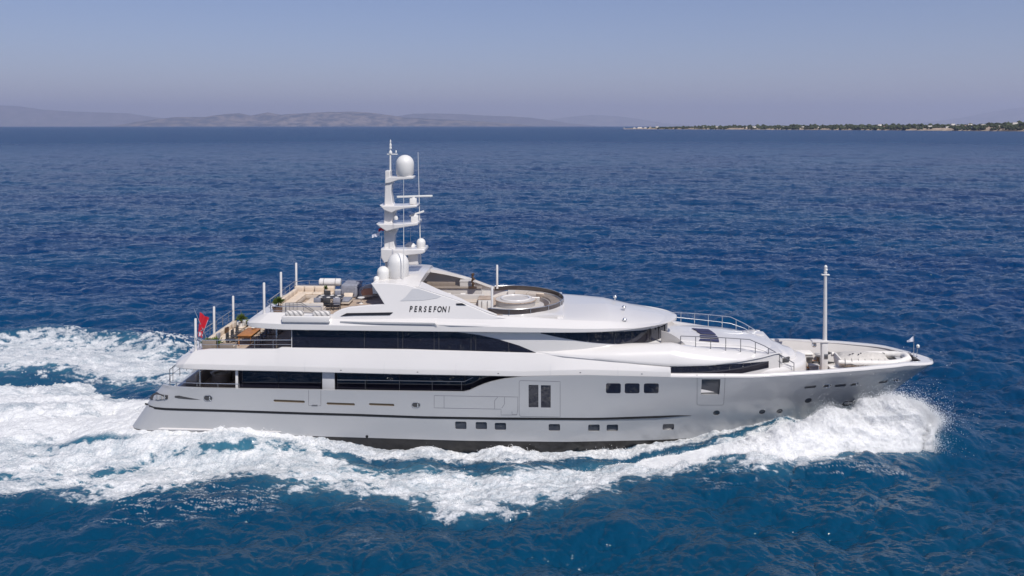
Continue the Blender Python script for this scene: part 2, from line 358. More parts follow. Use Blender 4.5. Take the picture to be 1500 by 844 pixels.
def sea_mat():
    m = bpy.data.materials.new('sea_water'); m.use_nodes = True; n = m.node_tree.nodes; l = m.node_tree.links
    b = n['Principled BSDF']; out = n['Material Output']
    def A(x):
        a = n.new('ShaderNodeAttribute'); a.attribute_name = x; return a.outputs['Fac']
    geo = n.new('ShaderNodeNewGeometry')
    def noise(sc, det, stretch=(1, 1, 1)):
        mp = n.new('ShaderNodeMapping'); mp.inputs['Scale'].default_value = stretch; l.new(geo.outputs['Position'], mp.inputs['Vector'])
        t = n.new('ShaderNodeTexNoise'); t.inputs['Scale'].default_value = sc; t.inputs['Detail'].default_value = det
        l.new(mp.outputs[0], t.inputs['Vector']); return t.outputs[0]
    pat = noise(.012, 4, (1, 2.2, 1))
    ramp = n.new('ShaderNodeValToRGB'); ramp.color_ramp.elements[0].position = .35; ramp.color_ramp.elements[1].position = .65
    ramp.color_ramp.elements[0].color = (.001, .026, .096, 1); ramp.color_ramp.elements[1].color = (.001, .044, .116, 1)
    l.new(pat, ramp.inputs[0])
    mx = n.new('ShaderNodeMix'); mx.data_type = 'RGBA'; l.new(A('aer'), mx.inputs[0]); ry = n.new('ShaderNodeSeparateXYZ'); l.new(geo.outputs['Position'], ry.inputs[0])      # greener water on the near side of the ship
    my = n.new('ShaderNodeMapRange'); my.inputs['From Min'].default_value = 40; my.inputs['From Max'].default_value = 105; my.inputs['To Min'].default_value = .8; my.inputs['To Max'].default_value = 0
    l.new(ry.outputs[1], my.inputs[0]); mg = n.new('ShaderNodeMix'); mg.data_type = 'RGBA'; l.new(my.outputs[0], mg.inputs[0]); l.new(ramp.outputs[0], mg.inputs[6]); mg.inputs[7].default_value = (.001, .044, .088, 1)
    l.new(mg.outputs[2], mx.inputs[6])
    mx.inputs[7].default_value = (.05, .17, .24, 1); l.new(mx.outputs[2], b.inputs['Base Color'])
    b.inputs['Roughness'].default_value = .06; b.inputs['IOR'].default_value = 1.333; b.inputs['Specular IOR Level'].default_value = .5
    ln = n.new('ShaderNodeVectorMath'); ln.operation = 'LENGTH'; l.new(geo.outputs['Position'], ln.inputs[0])
    rr_ = n.new('ShaderNodeMapRange'); rr_.inputs['From Min'].default_value = 160; rr_.inputs['From Max'].default_value = 1300; rr_.inputs['To Min'].default_value = .07; rr_.inputs['To Max'].default_value = .30
    l.new(ln.outputs['Value'], rr_.inputs[0]); l.new(rr_.outputs[0], b.inputs['Roughness'])
    rs_ = n.new('ShaderNodeMapRange'); rs_.inputs['From Min'].default_value = 60; rs_.inputs['From Max'].default_value = 380; rs_.inputs['To Min'].default_value = .5; rs_.inputs['To Max'].default_value = .13
    l.new(ln.outputs['Value'], rs_.inputs[0]); l.new(rs_.outputs[0], b.inputs['Specular IOR Level'])
    # ripples too small for the mesh
    n1 = noise(4.5, 4, (1, 1.8, 1)); n2 = noise(.33, 6, (1, 2.0, 1)); 
    b1 = n.new('ShaderNodeBump'); b1.inputs['Strength'].default_value = 1; b1.inputs['Distance'].default_value = .032; l.new(n1, b1.inputs['Height'])
    b2 = n.new('ShaderNodeBump'); b2.inputs['Strength'].default_value = 1; b2.inputs['Distance'].default_value = .45; l.new(n2, b2.inputs['Height']); l.new(b1.outputs[0], b2.inputs['Normal'])
    n3 = noise(.12, 7, (1, 2.4, 1)); b3 = n.new('ShaderNodeBump'); b3.inputs['Strength'].default_value = 1; b3.inputs['Distance'].default_value = 1.1; l.new(n3, b3.inputs['Height']); l.new(b2.outputs[0], b3.inputs['Normal'])
    bs_ = n.new('ShaderNodeMapRange'); bs_.inputs['From Min'].default_value = 55; bs_.inputs['From Max'].default_value = 180; bs_.inputs['To Min'].default_value = .15; bs_.inputs['To Max'].default_value = 1
    l.new(ln.outputs['Value'], bs_.inputs[0]); l.new(bs_.outputs[0], b2.inputs['Strength']); l.new(bs_.outputs[0], b3.inputs['Strength'])
    l.new(b3.outputs[0], b.inputs['Normal'])
    f = n.new('ShaderNodeBsdfDiffuse'); f.inputs['Color'].default_value = (.68, .69, .70, 1)
    fn = noise(5, 6); fb = n.new('ShaderNodeBump'); fb.inputs['Distance'].default_value = .12; fb.inputs['Strength'].default_value = .8
    l.new(fn, fb.inputs['Height']); l.new(fb.outputs[0], f.inputs['Normal'])
    s1 = n.new('ShaderNodeMath'); s1.operation = 'SUBTRACT'; s1.inputs[1].default_value = .5; l.new(noise(9, 4), s1.inputs[0])
    s2 = n.new('ShaderNodeMath'); s2.operation = 'MULTIPLY'; s2.inputs[1].default_value = 1.1; l.new(s1.outputs[0], s2.inputs[0])
    # noise only modulates where there is some foam
    fa = A('foam'); s3 = n.new('ShaderNodeMath'); s3.operation = 'MULTIPLY'; l.new(s2.outputs[0], s3.inputs[0])
    k = n.new('ShaderNodeMapRange'); k.inputs['From Max'].default_value = .25; l.new(fa, k.inputs[0]); l.new(k.outputs[0], s3.inputs[1])
    s4 = n.new('ShaderNodeMath'); s4.operation = 'ADD'; s4.use_clamp = True; l.new(s3.outputs[0], s4.inputs[0]); l.new(fa, s4.inputs[1])
    ms = n.new('ShaderNodeMixShader'); l.new(s4.outputs[0], ms.inputs[0]); l.new(b.outputs[0], ms.inputs[1]); l.new(f.outputs[0], ms.inputs[2])
    l.new(ms.outputs[0], out.inputs['Surface']); return m
sea = link('water', me, None, [sea_mat()]); tag(sea, 'deep blue sea surface with the white wake spread over it', 'sea', kind='structure')

# ------------------------------------------------------------------ bow spray: torn sheet of white water + droplets
def foam_mat():
    m = bpy.data.materials.new('spray_foam'); m.use_nodes = True; n = m.node_tree.nodes; l = m.node_tree.links
    b = n['Principled BSDF']; b.inputs['Base Color'].default_value = (.93, .93, .94, 1); b.inputs['Roughness'].default_value = 1
    b.inputs['Specular IOR Level'].default_value = .1; b.inputs['Subsurface Weight'].default_value = 1; b.inputs['Subsurface Radius'].default_value = (1, 1, 1); b.inputs['Subsurface Scale'].default_value = .6
    tr = n.new('ShaderNodeBsdfTranslucent'); tr.inputs['Color'].default_value = (.85, .87, .9, 1); ms = n.new('ShaderNodeMixShader'); ms.inputs[0].default_value = .12
    l.new(b.outputs[0], ms.inputs[1]); l.new(tr.outputs[0], ms.inputs[2]); l.new(ms.outputs[0], n['Material Output'].inputs['Surface'])
    tc = n.new('ShaderNodeNewGeometry'); t = n.new('ShaderNodeTexNoise'); t.inputs['Scale'].default_value = 4; t.inputs['Detail'].default_value = 7
    l.new(tc.outputs['Position'], t.inputs['Vector']); bp = n.new('ShaderNodeBump'); bp.inputs['Distance'].default_value = .25; bp.inputs['Strength'].default_value = .35
    l.new(t.outputs[0], bp.inputs['Height']); l.new(bp.outputs[0], b.inputs['Normal']); return m
FM = foam_mat()
def wpt(u, v, yl):                      # pixel + yacht-local y -> world point
    x, z = px(u, v, yl); return ROOTM @ Vector((x, yl, z))
crest = [(940, 674, -6.4), (1010, 664, -5.9), (1075, 650, -5.3), (1130, 636, -4.4), (1180, 620, -3.9), (1225, 606, -3.3), (1265, 597, -2.9), (1300, 593, -3.0), (1330, 594, -3.6), (1350, 608, -4.0), (1368, 634, -4.6)]
base = [(900, 700), (950, 703), (1000, 704), (1060, 700), (1150, 706), (1195, 690), (1245, 688), (1290, 684), (1335, 682), (1360, 670), (1373, 646)]
cw = np.array([tuple(wpt(*c)) for c in crest]); bw_ = np.array([(*wz(u, v), -.15) for u, v in base])
NS, NT = 620, 240
ss = np.linspace(0, 1, NS); q8 = np.linspace(0, 1, len(crest))
cc = np.stack([np.interp(ss, q8, cw[:, i]) for i in range(3)], -1); bb = np.stack([np.interp(ss, q8, bw_[:, i]) for i in range(3)], -1)
ker = np.hanning(61); ker /= ker.sum()
def smo(a): return np.stack([np.convolve(np.pad(a[:, i], 30, 'edge'), ker, 'valid') for i in range(3)], -1)
cc, bb = smo(cc), smo(bb)
tt = np.linspace(-.35, 1, NT)
SS, TT = np.meshgrid(ss, tt, indexing='ij')
T = np.clip(TT, 0, 1)[..., None]
Pp = cc[:, None]*(1-T)+bb[:, None]*T
zc = cc[:, 2][:, None]
Pp[..., 2] = np.where(TT > 0, (zc+.15)*(1-np.clip(TT, 0, 1)**1.35)-.15+.42*zc*np.sin(np.pi*np.clip(TT, 0, 1)), zc-((-TT)/.35)**1.5*(zc+.3))
back = np.clip(-TT, 0, 1)[..., None]; dirb = (cc-bb); dirb[:, 2] = 0; dirb /= np.linalg.norm(dirb, axis=1)[:, None]
Pp = Pp+dirb[:, None]*back*2.2
a, b_ = Pp[..., 0]*1.0, (Pp[..., 1]+Pp[..., 2]*.9)
env = np.clip(zc/2.0, .25, 1)*np.clip((1-TT)*3, 0, 1)*np.sin(np.pi*np.clip(SS, 0.03, .97))**.3
gs = np.gradient(Pp, axis=0); gt = np.gradient(Pp, axis=1); Nn = np.cross(gs, gt); Nn /= np.linalg.norm(Nn, axis=2)[..., None]+1e-9
Nn *= np.sign(Nn[..., 2].mean())
bil = lambda sc, sd: np.abs(2*fbm(a, b_, sc, 4, sd, .5)-1)
nn = (fbm(a, b_, 2.2, 4, 31)-.5)*1.1+(.35-bil(1.1, 33))*.9+(.3-bil(.42, 35))*.42+(fbm(a, b_, .22, 3, 36)-.5)*.22
Pp = Pp+Nn*(nn*env*.72)[..., None]
ii = np.arange(NS*NT).reshape(NS, NT)
q = np.stack([ii[:-1, :-1], ii[1:, :-1], ii[1:, 1:], ii[:-1, 1:]], -1).reshape(-1, 4)
sp = link('bow_spray', fastmesh('bow_spray', Pp.reshape(-1, 3), q), None, [FM])
tag(sp, 'white burst of spray thrown up by the bow of the yacht', 'spray', kind='stuff')
# droplets
DM = mat('droplet_water', (.93, .94, .95), 1, spec=.1)
def droplets(name, pts, rad, label):
    o6 = np.array([(1, 0, 0), (-1, 0, 0), (0, 1, 0), (0, -1, 0), (0, 0, 1), (0, 0, -1)], float)
    tri = np.array([(0, 2, 4), (2, 1, 4), (1, 3, 4), (3, 0, 4), (2, 0, 5), (1, 2, 5), (3, 1, 5), (0, 3, 5)])
    n = len(pts); j = rng.uniform(.6, 1.5, (n, 6, 1))
    v = pts[:, None]+o6[None]*rad[:, None, None]*j+rng.normal(0, .25, (n, 6, 3))*rad[:, None, None]
    q = (tri[None]+np.arange(n)[:, None, None]*6).reshape(-1, 3)
    o = link(name, fastmesh(name, v.reshape(-1, 3), q), None, [DM]); tag(o, label, 'spray droplets', kind='stuff')
nd = 170000
si = (rng.random(nd)**.8*(NS-1)).astype(int); ti = np.clip((rng.beta(1.1, 1.6, nd)*(NT-1)).astype(int), 0, NT-1)
bp_ = Pp[si, ti]; hh = np.clip(cc[si, 2]/3, .08, 1.0)
off = .03+rng.exponential(.17, nd)*hh*rng.choice([.5, 1, 2.6], nd, p=[.5, .45, .05])
clump = fbm(bp_[:, 0], bp_[:, 1]+bp_[:, 2], 1.1, 4, 41)
off *= .3+2.2*np.clip(clump-.35, 0, 1)*2
front = np.clip((si/NS-.72)/.28, 0, 1)
dv = np.stack([.25+front*2.0+rng.normal(0, .5, nd), -.35+rng.normal(0, .5, nd), .8+rng.normal(0, .45, nd)-front*.4], -1)
droplets('spray_droplets', bp_+dv*off[:, None], .005+.016*rng.random(nd)**3+.007*np.exp(-off*4), 'fine droplets flying off the bow spray')
# droplets over the breaking wake by the stern and along the foam edge
lim = (foam > .75); ids = rng.choice(np.nonzero(lim)[0], 26000); zz = Z[sel][ids]
o_ = rng.exponential(.07, len(ids)); keep = fbm(X[ids], Y[ids], 1.5, 4, 44) > .56
ps = np.stack([X[ids]+rng.normal(0, .05, len(ids)), Y[ids]+rng.normal(0, .05, len(ids)), zz+o_], -1)[keep]
droplets('wake_droplets', ps, .012+.02*rng.random(len(ps))**2, 'fine spray hopping above the foam of the wake')

# ------------------------------------------------------------------ far shores
def ridge(name, D, depth, sil, seed, col1, col2, label, nx=420, ny=70, cat='hills'):
    us = np.array([a for a, b in sil]); vs = np.array([b for a, b in sil])
    u = np.linspace(us[0], us[-1], nx); top = np.interp(u, us, CAMH+(V0-vs)*(D+depth*.55)/F)
    Xc = (u-U0)/F*(D+depth*.55); Yc = np.linspace(D, D+depth, ny)
    Xg, Yg = np.meshgrid(Xc, Yc, indexing='ij'); t = (Yg-D)/depth
    prof = np.where(t < .55, np.sin(np.clip(t/.55, 0, 1)*math.pi/2)**1.1, np.cos((t-.55)/.45*math.pi/2))
    n = 1-np.abs(2*fbm(Xg, Yg, depth*.33, 6, seed)-1)*1.4; n2 = fbm(Xg, Yg, depth*.12, 5, seed+1)
    z = -120+(top[:, None]+120)*prof*(1-.8*(1-prof)**.6*(1-n))*(1-.10*(1-n2)*(1-prof*.5))
    co = np.stack([Xg, Yg, z], -1).reshape(-1, 3)
    ii = np.arange(nx*ny).reshape(nx, ny)
    q = np.stack([ii[:-1, :-1], ii[1:, :-1], ii[1:, 1:], ii[:-1, 1:]], -1).reshape(-1, 4)
    m = mat(name+'_mat', col1, 1, spec=0); nn = m.node_tree.nodes; l = m.node_tree.links
    tc = nn.new('ShaderNodeTexCoord'); tx = nn.new('ShaderNodeTexNoise'); tx.inputs['Scale'].default_value = 9./depth; tx.inputs['Detail'].default_value = 9
    tx.inputs['Roughness'].default_value = .65
    l.new(tc.outputs['Object'], tx.inputs['Vector']); r = nn.new('ShaderNodeValToRGB'); r.color_ramp.elements[0].position = .42; r.color_ramp.elements[1].position = .6
    r.color_ramp.elements[0].color = (*col1, 1); r.color_ramp.elements[1].color = (*col2, 1); l.new(tx.outputs[0], r.inputs[0]); l.new(r.outputs[0], nn['Principled BSDF'].inputs['Base Color'])
    o = link(name, fastmesh(name, co, q), None, [m]); tag(o, label, cat, kind='structure'); return o
ridge('hills', 40000, 5000, [(120, 187), (178, 184), (205, 178), (232, 174), (262, 171), (300, 171), (330, 166.5), (350, 165), (368, 169), (392, 164), (412, 168), (430, 166), (455, 165), (480, 163.5), (515, 163), (545, 165), (575, 169), (592, 172), (618, 173), (660, 175), (710, 178), (760, 182), (800, 187)], 51, (.02, .03, .035), (.20, .16, .13), 'dry brown hills along the far shore')
ridge('hills', 58000, 6000, [(-120, 150), (0, 153.5), (30, 155), (62, 160), (110, 163), (150, 164), (190, 166), (230, 172), (300, 178), (420, 182)], 61, (.07, .07, .06), (.14, .12, .11), 'pale hills far off at the left edge')
ridge('hills', 56000, 6000, [(540, 178), (580, 170), (606, 166), (640, 165.5), (680, 167), (712, 169), (745, 170), (775, 172), (800, 175), (830, 180), (870, 184)], 71, (.06, .06, .055), (.13, .11, .10), 'smooth hazy hills behind the far shore')
ridge('hills', 78000, 8000, [(740, 184), (800, 176), (840, 170), (868, 168), (905, 170), (935, 174), (970, 180), (1010, 184)], 81, (.10, .10, .08), (.22, .2, .16), 'faint mountain hardly visible in the haze')
ridge('hills', 78000, 8000, [(1330, 183), (1375, 177), (1410, 172), (1440, 166), (1480, 159), (1530, 152), (1600, 148)], 91, (.10, .10, .08), (.22, .2, .16), 'faint mountain above the right hand coast')
# low headland
N1, N2 = 700, 60
u = np.linspace(912, 1640, N1)
vb = np.interp(u, [912, 1000, 1100, 1300, 1400, 1500, 1640], [189.2, 189.5, 190.0, 191.0, 191.8, 192.6, 193.4])
Dn = CAMH*F/(vb-V0); tw = np.linspace(0, 1, N2)
topz = np.interp(u, [912, 925, 960, 1100, 1240, 1400, 1470, 1500, 1640], [1, 3.5, 6, 8, 9, 11, 15, 17, 20])
Tg = tw[None, :]; Dg = Dn[:, None]+Tg*np.interp(u, [912, 960, 1640], [90, 500, 900])[:, None]
Xg = ((u-U0)/F)[:, None]*Dg
nz = fbm(Xg, Dg, 70, 5, 95); zz = -1+(topz[:, None]*(1-np.exp(-Tg*22))*(.75+.5*nz)+1.2)*np.minimum(1, Tg*60)
zz += 5*Tg*np.interp(u, [912, 1100, 1640], [0, 1, 2])[:, None]
zz[:, -1] = -3; zz[0, :] = -1.5
Dg = Dg-np.where(Tg < .1, 1, 0)*(fbm(Xg, Xg*.3, 45, 4, 96)-.5)*60
ii = np.arange(N1*N2).reshape(N1, N2)
q = np.stack([ii[:-1, :-1], ii[1:, :-1], ii[1:, 1:], ii[:-1, 1:]], -1).reshape(-1, 4)
mm = mat('rock_shore', (.34, .27, .21), 1, spec=0, noise=(.02, .45))
hl = link('coast', fastmesh('coast', np.stack([Xg, Dg, zz], -1).reshape(-1, 3), q), None, [mm]); tag(hl, 'low rocky headland on the horizon at right', 'coast', kind='structure')
def gz(i, j): return zz[i, j]
# woodland: leaf clumps
mw = mat('woodland', (.045, .055, .028), .9, spec=.1, noise=(.02, .7))
vs_, fs_ = [], []; rw = np.random.default_rng(5)
ico = bmesh.new(); bmesh.ops.create_icosphere(ico, subdivisions=1, radius=1); ico.verts.index_update()
IV = np.array([v.co[:] for v in ico.verts]); IF = np.array([[v.index for v in f.verts] for f in ico.faces]); ico.free()
P_, R_ = [], []
for _ in range(9000):
    i = rw.integers(25, N1-1); j = int(1+rw.random()**1.4*(N2-4)); uu = u[i]
    dn = fbm(np.array([Xg[i, j]]), np.array([Dg[i, j]]), 90, 3, 97)[0]
    if dn+np.interp(uu, [912, 990, 1100, 1640], [-.45, .0, .10, .2]) < .5: continue
    s = rw.uniform(2.2, 6.0)*(1+.9*(rw.random() < .05))*np.interp(uu, [912, 1000, 1200], [.6, .8, 1])
    P_.append((Xg[i, j]+rw.normal(0, 4), Dg[i, j]+rw.normal(0, 4), zz[i, j]+s*.7)); R_.append(s)
P_ = np.array(P_); R_ = np.array(R_); n = len(P_)
V = P_[:, None]+IV[None]*R_[:, None, None]*np.array([1, 1, .85])*rw.uniform(.7, 1.25, (n, len(IV), 1))
Q = (IF[None]+np.arange(n)[:, None, None]*len(IV)).reshape(-1, 3)
wd = link('coastal_woodland', fastmesh('coastal_woodland', V.reshape(-1, 3), Q), None, [mw]); tag(wd, 'dark green woodland covering the low headland', 'woodland', kind='stuff')
# villas along the headland: each a thing of its own
def villa(uu, hh, ww, t, label, flat=True, red=False):
    i = int(np.interp(uu, u, np.arange(N1))); j = int(t*(N2-2))+1
    x, y, z0 = Xg[i, j], Dg[i, j], zz[i, j]
    o = bpy.data.objects.new('villa', None); C.objects.link(o); o.location = (x, y, z0-1); tag(o, label, 'house', 'houses along the low coast')
    a = rw.uniform(-.3, .3)
    mb = MB(); mb.box((0, 0, hh/2+.5), (ww, 9, hh+1), 0, a); mb.box((ww*.3*math.cos(a), ww*.3*math.sin(a)-1.5, hh*.35+.5), (ww*.7, 10, hh*.6), 0, a); mb.build('wall', 'stucco', o, 0)
    rf = MB()
    if red: rf.prism([(-ww*.55, -5, hh+1), (ww*.55, -5, hh+1), (0, -5, hh+3)], (0, 10, 0))
    else: rf.box((0, 0, hh+1.15), (ww+.8, 9.8, .3), 0, a)
    rf.build('roof', 'tile' if red else 'stucco', o, 0)
ps = sorted([(930, 0), (938, 1), (946, 0), (953, 0), (962, 2), (978, 0), (1030, 0), (1052, 1), (1095, 0), (1104, 2), (1122, 0), (1146, 1), (1176, 0), (1198, 0), (1240, 1), (1262, 0), (1288, 3), (1297, 0), (1312, 1), (1345, 0), (1362, 2), (1388, 0), (1396, 3), (1404, 2), (1413, 0), (1421, 3), (1430, 1), (1441, 2), (1462, 0), (1478, 1), (1487, 3), (1497, 2)])
land = {0: 'small white house', 1: 'wide cream house', 2: 'two storey white villa', 3: 'tall white block of flats'}
for k, (uu, ty) in enumerate(ps):
    red = (k % 7 == 3); hh = [6, 7, 10, 13][ty]; ww = [12, 22, 16, 18][ty]
    side = 'by the headland tip' if uu < 985 else 'on the thin part of the headland' if uu < 1130 else 'mid headland' if uu < 1320 else 'in the right end village'
    nth = [q for q, p in enumerate([p for p in ps if (p[0] < 985) == (uu < 985) and (985 <= p[0] < 1130) == (985 <= uu < 1130) and (1130 <= p[0] < 1320) == (1130 <= uu < 1320)]) if p[0] == uu][0]+1
    ords = ['first', 'second', 'third', 'fourth', 'fifth', 'sixth', 'seventh', 'eighth', 'ninth', 'tenth', 'eleventh', 'twelfth', 'thirteenth', 'fourteenth']
    villa(uu, hh, ww, rw.uniform(.04, .22) if ty < 3 else .3, f"{land[ty]}{' with red roof' if red else ''}, {ords[nth-1]} from left {side}", red=red)
bc = MB(); xx, yy = (914-U0)/F*5150, 5150; bc.lathe((0, 0, 0), [(2.2, -2), (2.0, 6), (2.6, 6.2), (2.6, 6.8), (1.2, 7), (1.1, 9), (.05, 10)], 12)
bo = bc.build('beacon', 'stucco'); bo.location = (xx, yy, 0); tag(bo, 'small white beacon tower on the tip of the headland', 'beacon')

# ------------------------------------------------------------------ haze
hz = MB(); hz.box((0, 45000, 1000), (160000, 110000, 2300), 0); ho = hz.build('haze', 'white', None, 0)
hm = bpy.data.materials.new('haze'); hm.use_nodes = True; n = hm.node_tree.nodes; n.clear(); l = hm.node_tree.links
vo = n.new('ShaderNodeVolumePrincipled'); oo = n.new('ShaderNodeOutputMaterial'); l.new(vo.outputs[0], oo.inputs['Volume'])
vo.inputs['Color'].default_value = (.73, .785, 1, 1); vo.inputs['Density'].default_value = 2.6e-5; vo.inputs['Anisotropy'].default_value = .2
ho.data.materials.clear(); ho.data.materials.append(hm); tag(ho, 'thin bluish sea haze filling the air', 'haze', kind='stuff')

# ------------------------------------------------------------------ the yacht
yacht = bpy.data.objects.new('yacht', None); C.objects.link(yacht); yacht.matrix_world = ROOTM
tag(yacht, 'long silver hulled motor yacht with white superstructure steaming to the right', 'yacht')
Y0 = yacht
def xp(u, v, y): return px(u, v, y)[0]
# profile of stem and stern in local x as functions of z
stem = [px(1366, 529, 0), px(1349, 540, 0), px(1300, 578, 0), px(1262, 607, 0), px(1219, 641, 0)]
STEM = sorted([(z, x) for x, z in stem]); STEM = [(-1.2, STEM[0][1]-1.2)]+STEM
stern = [px(238, 566, -4.0), px(222, 580, -4.1), px(211, 597, -4.2), px(200, 613, -4.2), px(190, 627, -4.2)]
STERN = sorted([(z, x) for x, z in stern]); STERN = [(-1.2, STERN[0][1]+2.5), (STERN[0][0]-.25, STERN[0][1]+.1)]+STERN
LOA = STEM[-1][1]-STERN[-1][1]
BD = [(0, .0), (.12, .45), (.4, .95), (1.0, 1.45), (1.9, 2.0), (3.5, 2.75), (5.7, 3.45), (9, 4.15), (13, 4.55), (18, 4.7), (40, 4.7), (49, 4.6), (54, 4.45), (60, 4.4)]
BW = [(0, .04), (1, .25), (4, .95), (9, 2.2), (14, 3.3), (20, 4.15), (27, 4.55), (40, 4.6), (60, 4.3)]
def xs_(z): return ip(STERN, z)
def xb_(z): return ip(STEM, z)
def yb(x):  return ip(BD, STEM[-1][1]-x)
SHP = [(225, 567), (240, 566), (300, 568), (450, 570.5), (600, 573), (682, 574), (690, 571), (700, 566), (714, 560.5), (735, 555.5), (765, 551.5), (860, 549), (980, 552.5), (1100, 553), (1200, 547.5), (1280, 541), (1330, 535.5), (1366, 529)]
SH = []
for u_, v_ in SHP:
    y = -4.4
    for _ in range(20):
        x, z = px(u_, v_, y); y = .5*y-.5*yb(x)
    SH.append((x, z))
SH[-1] = px(1366, 529, 0)
STR = [px(u_, v_, -4.6) for u_, v_ in [(205, 596), (225, 598), (330, 600.5), (520, 606), (620, 609.7), (860, 614), (1015, 614)]]
XSTR = px(1015, 614, -4.5)[0]
def zstr(x): return ip(STR, x)
def zsh(x): return ip(SH, x)
def hull_y(x, z):
    zs = zsh(x); t = min(1, max(0, z/zs)); L = xb_(z)-xs_(z); s = min(1, max(0, (x-xs_(z))/L)); d = (1-s)*L
    # blend deck and waterline shapes measured from the stem at this height
    yd, yw = ip(BD, d*(1+.0*t)), ip(BW, d)
    g = t**1.25
    y = yd*g+yw*(1-g)
    if z < 0: y *= 1-.12*(z/-1.2)**2*1.5
    y *= ip([(0, .86), (.006, .93), (.014, .97), (.03, 1), (1, 1)], s)
    zz = zstr(x); fade = min(1, max(0, (XSTR-x)/5))
    y += .07*fade*min(1, max(0, (z-zz-.0)/.03))
    return y
def zin(x):      # lowest level at which the inside of the bow still lies behind the stem
    xs = [b for a, b in STEM]; zs = [a for a, b in STEM]
    return float(np.interp(x+.45, xs, zs))
HS = np.concatenate([np.linspace(0, .03, 8), np.linspace(.035, .80, 110), np.linspace(.806, .985, 44), np.linspace(.987, 1, 12)])
def zlev(x):
    a, b = zstr(x), zsh(x)
    return [-1.2, -.8, -.4, 0, .3, .6, .9, 1.2, 1.5, 1.8, a-.25, a-.08, a-.03, a+.005, a+.035, a+.08]+[a+.08+(b-a-.08)*k/14 for k in range(1, 15)]
XA = px(688, 571, -4.4)[0]; XF = px(1150, 545, 0)[0]
hb = MB(); rings = []
for s_ in HS:
    near = []; x0 = xs_(3)+s_*(xb_(3)-xs_(3))
    for k in range(30):
        xq = x0
        for _ in range(6):
            z = zlev(xq)[k]; xq = xs_(z)+s_*(xb_(z)-xs_(z))
        z = zlev(xq)[k]; near.append((xq, hull_y(xq, z), z))
    xt, yt, zt = near[-1]
    zd = 3.35 if xt < XA else max(4.1, zin(xt))
    th_ = .18
    inn_ = [(xt, max(0, yt-th_), zt), (xt, max(0, min(yt-th_-.02, hull_y(xt, min(zd, zt-.1))-th_)), min(zd, zt-.1))]
    half = near+inn_
    rings.append([(x, -y, z) for x, y, z in half]+[(x, y, z) for x, y, z in reversed(half)])
hb.loft(rings, True, True)
hull = hb.build('hull', 'hull_paint', Y0, 30)
def hy(x, z): return hull_y(x, z)
def hp(u, v): return pxs(u, v, hy)
# ---- recessed windows cut into the plating
cut = MB(); 
def rrect(u, v, w_, h_, rad=.07, fy=hy, ang=0.):
    """outline on the surface of a window of w_ x h_ px centred at u, v"""
    c = pxs(u, v, fy); s = (c-CO).length/F*.985; a, b = w_*s/2, h_*s/2; r = min(rad, a, b); out = []
    for cx, cz, a0 in ((a-r, b-r, 0), (-a+r, b-r, 90), (-a+r, -b+r, 180), (a-r, -b+r, 270)):
        for k in range(5):
            t = R(a0+k*22.5); x, z = cx+r*math.cos(t), cz+r*math.sin(t)
            x, z = x*math.cos(ang)-z*math.sin(ang), x*math.sin(ang)+z*math.cos(ang); out.append((c.x+x, c.z+z))
    return out
def plate(mb, ol, fy, o0, o1, mi=0):     # closed plate between offsets o0 (inner) and o1 (outer) of the surface
    a = [(x, -(fy(x, z)+o1), z) for x, z in ol]; b = [(x, -(fy(x, z)+o0), z) for x, z in ol]; n = len(ol)
    mb.add(a+b, [tuple(range(n)), tuple(range(n, 2*n))[::-1]]+[(k, k+n, (k+1) % n+n, (k+1) % n) for k in range(n)], mi)
wins = [(675, 623.5, 16, 11.5, .1), (705, 624, 16, 11, .1), (733, 625, 16, 11, .1), (812, 626.5, 16, 10.5, .1), (870, 627, 16, 10.5, .1), (897, 627, 16, 10.5, .1), (979, 625.7, 16, 10, .1)]
doors = [(1041, 567, 26, 24, .04)]
upw = [(898.5, 569, 21, 15, .12), (926, 569, 21, 15, .12), (954, 569, 21, 15, .12)]
tall = [(781.5, 580.5, 14, 33, .03), (799.5, 581, 14, 33, .03)]
rnd = [(1049.5, 605, 9.5, 8.5), (1116.5, 603.5, 9, 8), (1142, 602.5, 9, 8), (1184, 587, 10, 8.5)]
fair = [(1187, 567, 17, 4.2), (1231, 564.8, 16, 4.2), (1294, 559.5, 14, 4.2)]
longs = [(423.5, 588, 44, 3.6, .0), (499, 592, 40, 3.6, .0), (559, 593, 36, 3.6, .0)]
for u_, v_, a_, b_2, *r in wins+upw+tall+doors: 
    ol = rrect(u_, v_, a_, b_2, r[0]); plate(cut, ol, hy, -.17 if (u_, v_) == (1041, 567) else -.16, .5)
for u_, v_, a_, b_2 in rnd: plate(cut, rrect(u_, v_, a_, b_2, 9), hy, -.14, .5)
for u_, v_, a_, b_2 in fair+[(l_[0], l_[1], l_[2], l_[3]) for l_ in longs]: plate(cut, rrect(u_, v_, a_, b_2, 9, ang=-.02 if u_ < 700 else .03), hy, -.16, .5)
cutter = cut.build('cutter', 'hull_paint', None, 0)
cutter.parent = Y0
bpy.context.view_layer.update()
md = hull.modifiers.new('cut', 'BOOLEAN'); md.object = cutter; md.solver = 'EXACT'; md.operation = 'DIFFERENCE'; md.use_self = True
dg = bpy.context.evaluated_depsgraph_get(); me2 = bpy.data.meshes.new_from_object(hull.evaluated_get(dg))
hull.modifiers.clear(); hull.data = me2; me2.name = 'hull'; me2.shade_smooth(); me2.set_sharp_from_angle(angle=R(30))
bpy.data.objects.remove(cutter)
print('HULL', len(me2.vertices))
def pane(lst, name, m, dep, par=None, label=None):
    for t in lst:
        mb = MB(); rad = t[4] if len(t) > 4 else 9
        plate(mb, rrect(t[0], t[1], t[2]+.6, t[3]+.6, rad, ang=(-.02 if t[0] < 700 and t[3] < 5 else .03 if t[3] < 5 else 0)), hy, dep-.02, dep+.02); mb.build(name, m, par or hull, 0)
